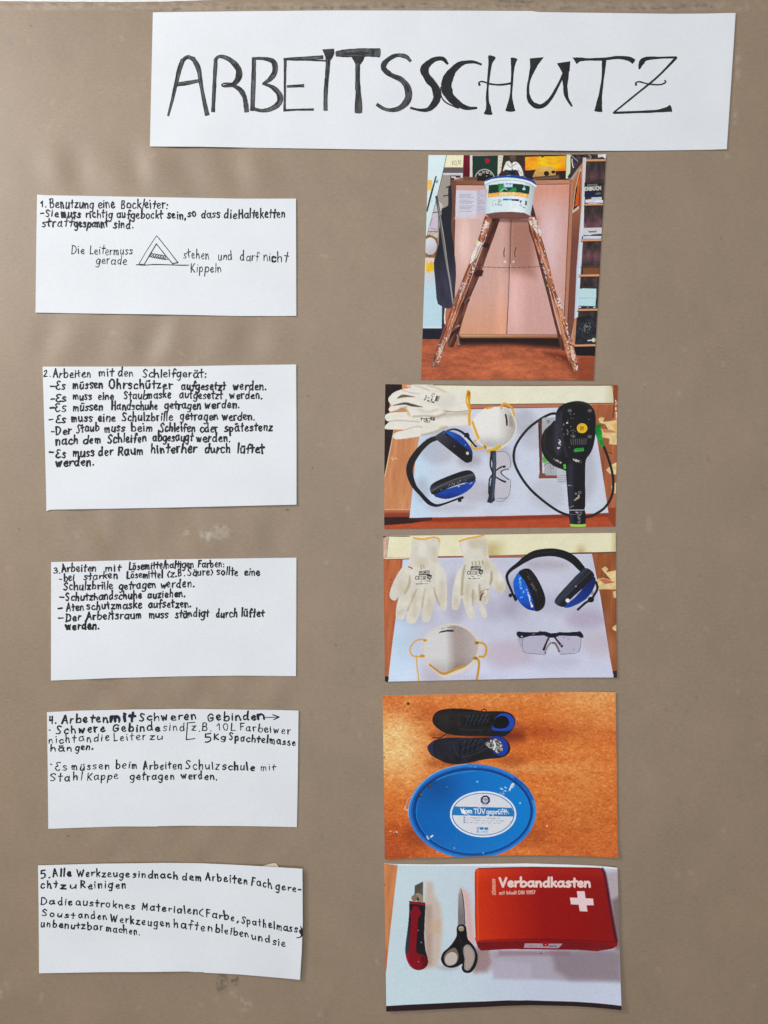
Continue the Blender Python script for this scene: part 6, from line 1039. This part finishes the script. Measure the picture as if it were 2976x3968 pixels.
c.part('printed_shoe', 'lace'); c.s_([(1285, 305), (1310, 285), (1345, 295), (1350, 315)], (28, 26, 28), 12)
for k in range(5): c.s_([(1090 + k * 55, 470 - k * 6), (1120 + k * 62, 360 - k * 3)], (52, 54, 64), 11, al=.9); c.s_([(1080 + k * 60, 390), (1150 + k * 58, 440)], (44, 46, 54), 9)
for k in range(6): c.e(1085 + k * 52, 372 - k * 2, 6, 5, (84, 90, 104), own=False); c.e(1085 + k * 52, 486 - k * 4, 6, 5, (84, 90, 104), own=False); c.s_([(1085 + k * 52, 486 - k * 4), (1130 + k * 52, 374 - k * 2)], (48, 50, 60), 10, own=False)
c.part('printed_shoe#b'); c.f([(606, 780), (625, 725), (700, 672), (820, 645), (1000, 640), (1200, 645), (1380, 636), (1470, 625), (1560, 640), (1625, 700), (1650, 775), (1625, 845), (1530, 895), (1330, 915), (1150, 955), (1000, 975), (860, 965), (740, 915), (650, 860)], lambda X, Y: np.array((36, 34, 40.)) + np.array((20, 20, 30.)) * fbm(X / 60, Y / 60, 3)[..., None] + np.array((8, 10, 26.)) * (gauss(X, 1150, 300) * gauss(Y, 720, 90))[..., None], smooth=3)
c.part('printed_shoe#b', 'toe_cap'); c.f([(606, 780), (622, 728), (690, 676), (700, 700), (680, 780), (700, 880), (650, 858)], (48, 48, 76), smooth=2); c.part('printed_shoe#b')
c.s_([(700, 680), (680, 780), (710, 890)], (24, 22, 26), 9, own=False); c.s_([(950, 690), (940, 760), (1010, 880), (1200, 850), (1380, 760)], (64, 64, 80), 8, al=.8, own=False); c.s_([(1010, 690), (1010, 780), (1020, 885)], (20, 20, 26), 14, own=False); c.f([(1010, 690), (1340, 650), (1330, 720), (1180, 800), (1020, 870)], (24, 24, 30), fe=20, own=False)
c.part('printed_shoe#b', 'lining'); c.f([(1380, 650), (1430, 628), (1520, 630), (1600, 690), (1622, 770), (1590, 845), (1520, 872), (1430, 820), (1540, 780), (1540, 700), (1470, 655)], (28, 62, 164), smooth=2)
c.part('printed_shoe#b', 'crumpled_foil'); c.f([(1325, 720), (1400, 670), (1470, 655), (1530, 695), (1560, 760), (1550, 810), (1490, 840), (1440, 800), (1380, 770)], lambda X, Y: np.clip(np.array((130, 126, 122.)) * (1 + 2.6 * fbm(X / 18, Y / 16, 3))[..., None], 30, 235)); c.s_([(1440, 690), (1460, 740), (1440, 790)], (226, 222, 216), 22, own=False)
c.part('printed_shoe#b', 'lace')
for k in range(4): c.s_([(1040 + k * 70, 730 - k * 8), (1080 + k * 75, 680 - k * 4)], (52, 52, 70), 12); c.s_([(1030 + k * 75, 800 - k * 30), (1120 + k * 65, 740 - k * 14)], (50, 50, 66), 9)
for k in range(5): c.e(1030 + k * 62, 700 - k * 8, 6, 5, (84, 88, 106), own=False); c.e(1040 + k * 62, 850 - k * 24, 6, 5, (84, 88, 106), own=False); c.s_([(1040 + k * 62, 850 - k * 24), (1075 + k * 62, 700 - k * 8)], (50, 52, 68), 10, own=False); c.s_([(668, 640), (760, 645), (820, 610), (900, 560), (1000, 512), (1060, 490)], (30, 24, 26), 11)
# lid
c.part('printed_bucket_lid'); c.e(1170, 1565, 806, 592, (34, 130, 210)); c.s_([(370, 1640), (366, 1560), (400, 1420), (520, 1230), (700, 1085), (900, 1010), (1100, 975)], (150, 196, 232), 9, al=.8); c.e(1170, 1568, 772, 560, (20, 96, 176)); c.e(1175, 1568, 752, 545, (12, 66, 138)); c.e(1180, 1572, 722, 520, (34, 128, 206)); c.e(1182, 1574, 712, 512, lambda X, Y: np.array((4, 116, 196.)) + np.array((10, 14, 14.)) * ((X - 1200) / 700)[..., None] - np.array((0, 22, 30.)) * (gauss(X, 760, 260) * gauss(Y, 1250, 240))[..., None])
c.s_([(520, 1330), (700, 1190), (900, 1110), (1200, 1060)], (90, 180, 236), 6, al=.6, own=False); c.s_([(1900, 1330), (1960, 1560), (1900, 1800)], (70, 170, 235), 22, al=.6, fe=26, own=False); c.s_([(1700, 1150), (1850, 1270), (1930, 1420)], (10, 70, 150), 22, al=.7, fe=20, own=False); c.s_([(460, 1420), (560, 1290), (700, 1190)], (10, 60, 110), 40, al=.6, fe=40, own=False)
c.e(630, 1246, 22, 20, (60, 40, 40)); c.e(634, 1242, 10, 9, (150, 96, 70)); c.e(515, 1368, 20, 24, (60, 40, 40)); c.e(520, 1362, 10, 11, (160, 104, 76)); c.e(1233, 1196, 17, 12, (90, 190, 230)); c.s_([(1130, 1008), (1210, 1010)], (120, 210, 240), 16, noise=(4, 18)); c.s_([(600, 1885), (620, 1915)], (226, 236, 240), 22, noise=(4, 12)); c.s_([(650, 1890), (670, 1875)], (232, 240, 244), 18); c.e(1772, 1466, 13, 10, (150, 214, 240)); c.e(730, 2080, 10, 6, (120, 200, 236)); c.e(942, 2028, 7, 6, (160, 210, 236)); c.e(1306, 2090, 10, 7, (120, 200, 236)); c.e(850, 1262, 5, 4, (150, 210, 236))
c.s_([(1630, 1310), (1650, 1290), (1690, 1240)], (226, 232, 234), 26, noise=(2.5, 22)); c.s_([(1640, 1300), (1672, 1230), (1690, 1226)], (232, 234, 236), 18); c.s_([(1530, 1280), (1590, 1320)], (190, 216, 230), 20, noise=(5, 14)); c.s_([(1520, 1340), (1570, 1360), (1560, 1330)], (206, 224, 232), 18, noise=(4, 12)); c.s_([(1580, 1265), (1600, 1275)], (190, 216, 230), 14)
c.part('printed_bucket_lid', 'label'); c.e(1307, 1605, 418, 291, (232, 234, 238)); c.e(1307, 1605, 396, 270, (26, 120, 190)); c.e(1307, 1605, 384, 260, (222, 222, 228))
c.f([(935, 1508), (1300, 1516), (1668, 1524), (1690, 1580), (1688, 1636), (1300, 1628), (925, 1618), (922, 1570)], (34, 124, 190))
c.text('Vom', 1026, 1166, 1592, 1594, 38, 12, (240, 240, 244)); c.text('TÜV', 1192, 1330, 1598, 1600, 36, 11, (240, 240, 244)); c.text('geprüft!', 1350, 1602, 1602, 1606, 38, 10, (240, 240, 244)); c.f([(1022, 1545), (1060, 1545), (1090, 1575), (1080, 1612), (1040, 1590)], (242, 242, 246)); c.s_([(1085, 1600), (1140, 1625)], (226, 232, 238), 8); c.s_([(1600, 1560), (1630, 1600)], (236, 240, 244), 8)
c.f([(1310, 1370), (1358, 1370), (1392, 1400), (1392, 1450), (1360, 1482), (1310, 1482), (1276, 1450), (1276, 1400)], (42, 44, 84)); c.e(1334, 1426, 36, 36, (216, 218, 226)); c.text('TÜV', 1306, 1362, 1434, 1434, 13, 7, (60, 60, 84)); c.r(1322, 1446, 1348, 1454, (60, 60, 84), own=False); c.s_([(1315, 1472), (1350, 1472)], (150, 190, 210), 6); c.s_([(1290, 1494), (1378, 1494)], (170, 172, 180), 5); c.s_([(1280, 1400), (1290, 1390)], (90, 150, 200), 8); c.s_([(1290, 1460), (1300, 1470)], (90, 150, 200), 8)
for k, ww in enumerate((420, 480, 450)):
    y = 1648 + k * 30; c.f([(1062, y - 8), (1078, y - 10), (1074, y + 8), (1060, y + 8)], (30, 80, 150), own=False); c.s_([(1086 + j * ww / 30, y + 2 + j * .35 + rng.uniform(-2, 2)) for j in range(31)], (124, 122, 132), 10, al=.75, own=False, noise=(5, 9), smooth=0)
c.f([(1230, 1768), (1376, 1774), (1370, 1842), (1226, 1838)], (34, 118, 180), own=False); c.text('Herbol', 1240, 1378, 1836, 1838, 34, 11, (214, 224, 234)); c.s_([(1640, 1750), (1660, 1690)], (150, 150, 158), 6)
c.part('printed_bucket_lid', 'wire_handle'); c.s_([(412, 1380), (360, 1420), (330, 1510)], (206, 170, 160), 8); c.s_([(330, 1510), (320, 1540), (362, 1556)], (226, 200, 190), 11); c.s_([(388, 1400), (350, 1530)], (170, 120, 96), 6); c.part()
p.finish()

# ---- fifth print: cutter, scissors, first aid box
zp5 = lambda x, y: 0.0006 + 0.0004 * fbm(np.asarray(x, float) / 300, np.asarray(y, float) / 280, 2) + 0.0024 * np.clip((np.asarray(y, float) - 3600) / 310, 0, 1) ** 2 + 0.0016 * np.clip((np.asarray(x, float) - 2250) / 150, 0, 1) ** 2
p = Print('lowest photo print: red-and-black cutter knife, scissors and red first aid box on white paper', Frame(1470, 3320, 490 / 1659),
          [(60, 80), (250, 92), (700, 95), (1300, 88), (1930, 82), (2500, 98), (3000, 118), (3112, 130)], [(3112, 130), (3132, 700), (3146, 1400), (3155, 1965)], [(90, 1998), (500, 1982), (1000, 1958), (1660, 1926), (2000, 1918), (2500, 1928), (3155, 1965)], [(60, 80), (70, 700), (82, 1300), (90, 1998)], zp5, (200, 214, 222))
c = p.c
c.part('printed_table'); c.f([(55, 80), (242, 108), (238, 140), (205, 420), (150, 900), (90, 1490), (60, 1400)], wood((214, 142, 92), (190, 112, 66), 92, 26, .5)); c.f([(80, 1200), (105, 1200), (95, 1480), (80, 1480)], (206, 100, 72), fe=14); c.e(68, 362, 9, 6, (60, 40, 30)); c.part()
c.part('printed_paper_sheet'); c.f([(242, 85), (3180, 85), (3180, 1920), (2600, 1880), (2000, 1860), (1660, 1862), (1000, 1890), (88, 1930), (84, 1560), (120, 1200), (205, 450), (238, 140)], lambda X, Y: np.array((202, 218, 224.)) + np.array((-2, -12, -2.)) * np.clip((X - 600) / 1400, 0, 1)[..., None] + np.array((6, 5, 4.)) * fbm(X / 300, Y / 300, 3)[..., None])
c.f([(240, 85), (1500, 90), (1930, 84), (2500, 100), (3110, 130), (3110, 145), (1900, 118), (240, 108)], (236, 240, 242), fe=10)
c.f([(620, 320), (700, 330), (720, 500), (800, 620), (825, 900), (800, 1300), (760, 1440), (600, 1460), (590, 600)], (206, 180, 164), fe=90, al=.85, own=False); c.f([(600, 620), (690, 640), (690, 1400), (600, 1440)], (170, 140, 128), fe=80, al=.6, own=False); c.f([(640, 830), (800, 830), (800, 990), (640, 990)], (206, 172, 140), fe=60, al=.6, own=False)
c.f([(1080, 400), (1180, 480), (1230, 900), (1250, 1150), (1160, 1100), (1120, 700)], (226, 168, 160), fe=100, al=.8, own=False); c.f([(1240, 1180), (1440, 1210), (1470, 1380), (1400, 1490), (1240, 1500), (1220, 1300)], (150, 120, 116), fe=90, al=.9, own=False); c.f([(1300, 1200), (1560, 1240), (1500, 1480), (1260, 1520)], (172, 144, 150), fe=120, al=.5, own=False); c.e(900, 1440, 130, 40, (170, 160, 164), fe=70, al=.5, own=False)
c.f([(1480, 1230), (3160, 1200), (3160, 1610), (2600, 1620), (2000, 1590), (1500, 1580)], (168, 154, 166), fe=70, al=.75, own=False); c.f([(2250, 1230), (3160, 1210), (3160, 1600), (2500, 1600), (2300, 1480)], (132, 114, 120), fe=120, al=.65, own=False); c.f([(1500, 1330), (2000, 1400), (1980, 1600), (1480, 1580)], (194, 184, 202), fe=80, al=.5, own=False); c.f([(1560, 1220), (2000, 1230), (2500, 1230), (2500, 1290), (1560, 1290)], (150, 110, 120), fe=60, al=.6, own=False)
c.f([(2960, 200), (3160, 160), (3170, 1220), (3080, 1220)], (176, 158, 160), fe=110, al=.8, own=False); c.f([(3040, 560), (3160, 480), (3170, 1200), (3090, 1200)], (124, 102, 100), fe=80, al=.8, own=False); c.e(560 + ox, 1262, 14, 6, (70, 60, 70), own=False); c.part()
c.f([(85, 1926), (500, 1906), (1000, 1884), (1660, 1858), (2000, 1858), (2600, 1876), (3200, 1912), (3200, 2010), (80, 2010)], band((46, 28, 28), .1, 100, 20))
# cutter
c.part('printed_cutter')
c.part('printed_cutter', 'blade'); c.f([(464, 372), (573, 316), (574, 590), (520, 560), (458, 500)], grad((84, 80, 74), (112, 104, 96), 470, 400, 570, 560)); c.s_([(466, 372), (572, 318)], (160, 160, 156), 5, own=False)
c.part('printed_cutter', 'locking_knob'); c.f([(470, 490), (510, 470), (560, 500), (572, 580), (500, 585)], (156, 138, 112), smooth=2); c.e(463, 535, 44, 40, (124, 104, 82)); c.e(458, 530, 34, 30, (140, 118, 94)); c.e(508, 550, 14, 22, (60, 46, 40), fe=12, own=False)
c.part('printed_cutter', 'handle'); c.f([(392, 590), (400, 574), (560, 590), (602, 602), (600, 720), (592, 900), (590, 1060), (606, 1220), (634, 1320), (630, 1410), (570, 1465), (500, 1474), (430, 1448), (375, 1380), (345, 1290), (340, 1170), (360, 1020), (380, 850), (390, 720)], lambda X, Y: np.array((34, 30, 34.)) + np.array((26, 28, 36.)) * np.clip((430 - X - (1000 - Y) * .06) / 60, 0, 1)[..., None], smooth=2)
c.part('printed_cutter', 'grip'); c.f([(395, 585), (480, 588), (600, 600), (600, 635), (480, 615), (394, 610)], (150, 22, 44)); c.f([(428, 690), (440, 650), (485, 640), (525, 670), (528, 705), (546, 730), (530, 765), (510, 790), (500, 900), (490, 1060), (482, 1240), (560, 1275), (632, 1320), (634, 1400), (580, 1460), (500, 1472), (430, 1448), (378, 1384), (348, 1300), (350, 1270), (388, 1240), (402, 1050), (412, 860), (415, 765), (400, 740), (408, 715)], lambda X, Y: np.array((138, 14, 32.)) + np.array((40, 10, 30.)) * (np.clip((400 - X) / 60, 0, 1) * np.clip((Y - 1200) / 80, 0, 1))[..., None] - np.array((48, 6, 12.)) * (np.clip((X - 520) / 100, 0, 1) * np.clip((Y - 1200) / 60, 0, 1))[..., None], smooth=2)
c.e(570, 1330, 24, 34, (90, 14, 20), fe=18, own=False); c.e(512, 1364, 6, 6, (220, 160, 170), own=False); c.e(508, 958, 8, 5, (180, 160, 170), own=False); c.e(548, 1116, 7, 9, (150, 146, 150), own=False); c.s_([(350, 1300), (390, 1385), (440, 1440)], (196, 50, 88), 9, al=.7, own=False)
# scissors
c.part('printed_scissors', 'blade'); c.f([(1058, 396), (1072, 420), (1092, 500), (1112, 660), (1124, 890), (1030, 890), (1030, 680), (1036, 480)], grad((128, 118, 116), (168, 156, 154), 1040, 800, 1060, 420)); c.f([(1058, 396), (1080, 440), (1062, 470), (1040, 480)], (186, 176, 140), fe=14, own=False); c.s_([(1072, 420, 8), (1094, 520, 12), (1112, 680, 10), (1124, 880, 8)], (60, 50, 54), own=False)
c.part('printed_scissors', 'handle'); c.f([(1012, 935), (1030, 895), (1075, 880), (1125, 895), (1142, 940), (1150, 1020), (1165, 1080), (1240, 1165), (1285, 1270), (1288, 1340), (1260, 1430), (1205, 1500), (1140, 1512), (1095, 1490), (1075, 1440), (1086, 1395), (1020, 1430), (940, 1446), (860, 1425), (815, 1370), (808, 1310), (840, 1240), (900, 1190), (960, 1120), (1012, 1030)], lambda X, Y: np.array((30, 26, 28.)) * (1 + .3 * fbm(X / 40, Y / 40, 3))[..., None], smooth=3)
c.s_([(1040, 1020), (1075, 1140), (1095, 1240)], (60, 54, 54), 6, own=False)
c.part('printed_scissors', 'finger_ring'); c.f([(850, 1360), (850, 1290), (900, 1225), (985, 1185), (1030, 1250), (1036, 1320), (1000, 1390), (930, 1420), (880, 1410)], (122, 108, 98), smooth=3); c.f([(858, 1350), (880, 1280), (950, 1240), (1010, 1270), (1020, 1330), (985, 1395), (900, 1410)], (198, 186, 178), smooth=3, own=False)
c.part('printed_scissors', 'finger_ring#b'); c.f([(1105, 1180), (1145, 1145), (1190, 1160), (1240, 1230), (1252, 1300), (1230, 1390), (1180, 1470), (1135, 1478), (1110, 1440), (1115, 1330), (1100, 1250)], (150, 146, 144), smooth=3); c.f([(1112, 1190), (1145, 1170), (1190, 1190), (1230, 1260), (1238, 1310), (1215, 1390), (1170, 1455), (1130, 1450), (1128, 1330)], (180, 158, 148), smooth=3, own=False)
c.part('printed_scissors', 'pivot'); c.e(1073, 937, 38, 35, (160, 146, 126)); c.s_([(1050, 920), (1090, 915)], (206, 194, 176), 10, own=False)
# first aid box
c.part('printed_first_aid_box')
c.f([(1250, 1060), (1300, 1060), (2200, 1050), (3110, 1060), (3110, 1150), (3050, 1190), (2850, 1230), (2600, 1215), (1700, 1205), (1500, 1215), (1330, 1225), (1290, 1180)], lambda X, Y: np.array((126, 22, 28.)) * (1 + .25 * fbm(X / 90, Y / 18, 3))[..., None])
c.f([(ox + 350, 1130), (ox + 845, 1135), (ox + 790, 1192), (ox + 335, 1188)], (176, 150, 160)); c.r(ox + 405, 1158, ox + 475, 1170, (150, 124, 134), fe=8, own=False); c.r(ox + 660, 1160, ox + 770, 1172, (90, 70, 80), fe=8, own=False)
c.part('printed_first_aid_box', 'latch'); c.f([(ox + 578, 1110), (ox + 662, 1112), (ox + 656, 1168), (ox + 590, 1172)], (160, 26, 30)); c.e(ox + 622, 1148, 10, 8, (230, 120, 110), own=False)
c.part('printed_first_aid_box', 'lid'); c.f([(1248, 200), (1262, 160), (1300, 142), (2000, 128), (2880, 136), (2930, 150), (2955, 190), (3000, 450), (3060, 830), (3112, 1090), (3112, 1130), (3080, 1150), (3000, 1135), (2200, 1090), (1700, 1095), (1320, 1112), (1262, 1105), (1252, 800)],
    lambda X, Y: np.array((214, 58, 20.)) + (np.array((158, 22, 18.)) - np.array((214, 58, 20.))) * np.clip((X - 1250) / 900 + (Y - 700) * -.0001, 0, 1)[..., None] + np.array((-14, -2, 2.)) * np.clip((X - 2300) / 800, 0, 1)[..., None] + np.array((16, 12, 8.)) * gauss(Y, 170, 110)[..., None])
c.s_([(1290, 160), (1288, 600), (1300, 1090)], (240, 110, 50), 12, al=.65, fe=16, own=False); c.s_([(1262, 200), (1262, 700), (1270, 1090)], (190, 50, 24), 10, al=.6, fe=10, own=False); c.s_([(2920, 150), (2960, 250), (3020, 620), (3100, 1090)], (66, 20, 40), 36, fe=30, al=.75, own=False); c.s_([(1300, 1100), (1700, 1082), (2200, 1078), (3060, 1110)], (96, 14, 18), 18, fe=24, al=.6, own=False); c.s_([(1300, 148), (2000, 134), (2890, 142)], (110, 20, 24), 12, fe=12, al=.8, own=False)
c.part('printed_first_aid_box', 'lettering')
for st in layout('Verbandkasten', 1580, 2765, 385, 388, 68, jit=0): c.s_([(q[0], q[1], 30) for q in st], (240, 208, 200), smooth=0, own=True)
c.text('mit Inhalt DIN 13157', 1574, 2042, 490, 482, 27, 9, (236, 176, 160)); c.text('SÖHNGEN', 1524, 1518, 494, 292, 24, 8, (240, 176, 150), up=(-1, 0)); c.e(1492, 282, 6, 6, (236, 160, 140), own=False)
c.part('printed_first_aid_box', 'cross'); c.f([(ox + x, y) for x, y in [(1030, 446), (1132, 446), (1145, 541), (1241, 541), (1253, 629), (1158, 629), (1171, 712), (1070, 710), (1056, 623), (954, 618), (940, 530), (1043, 535)]], (236, 206, 206)); c.part()
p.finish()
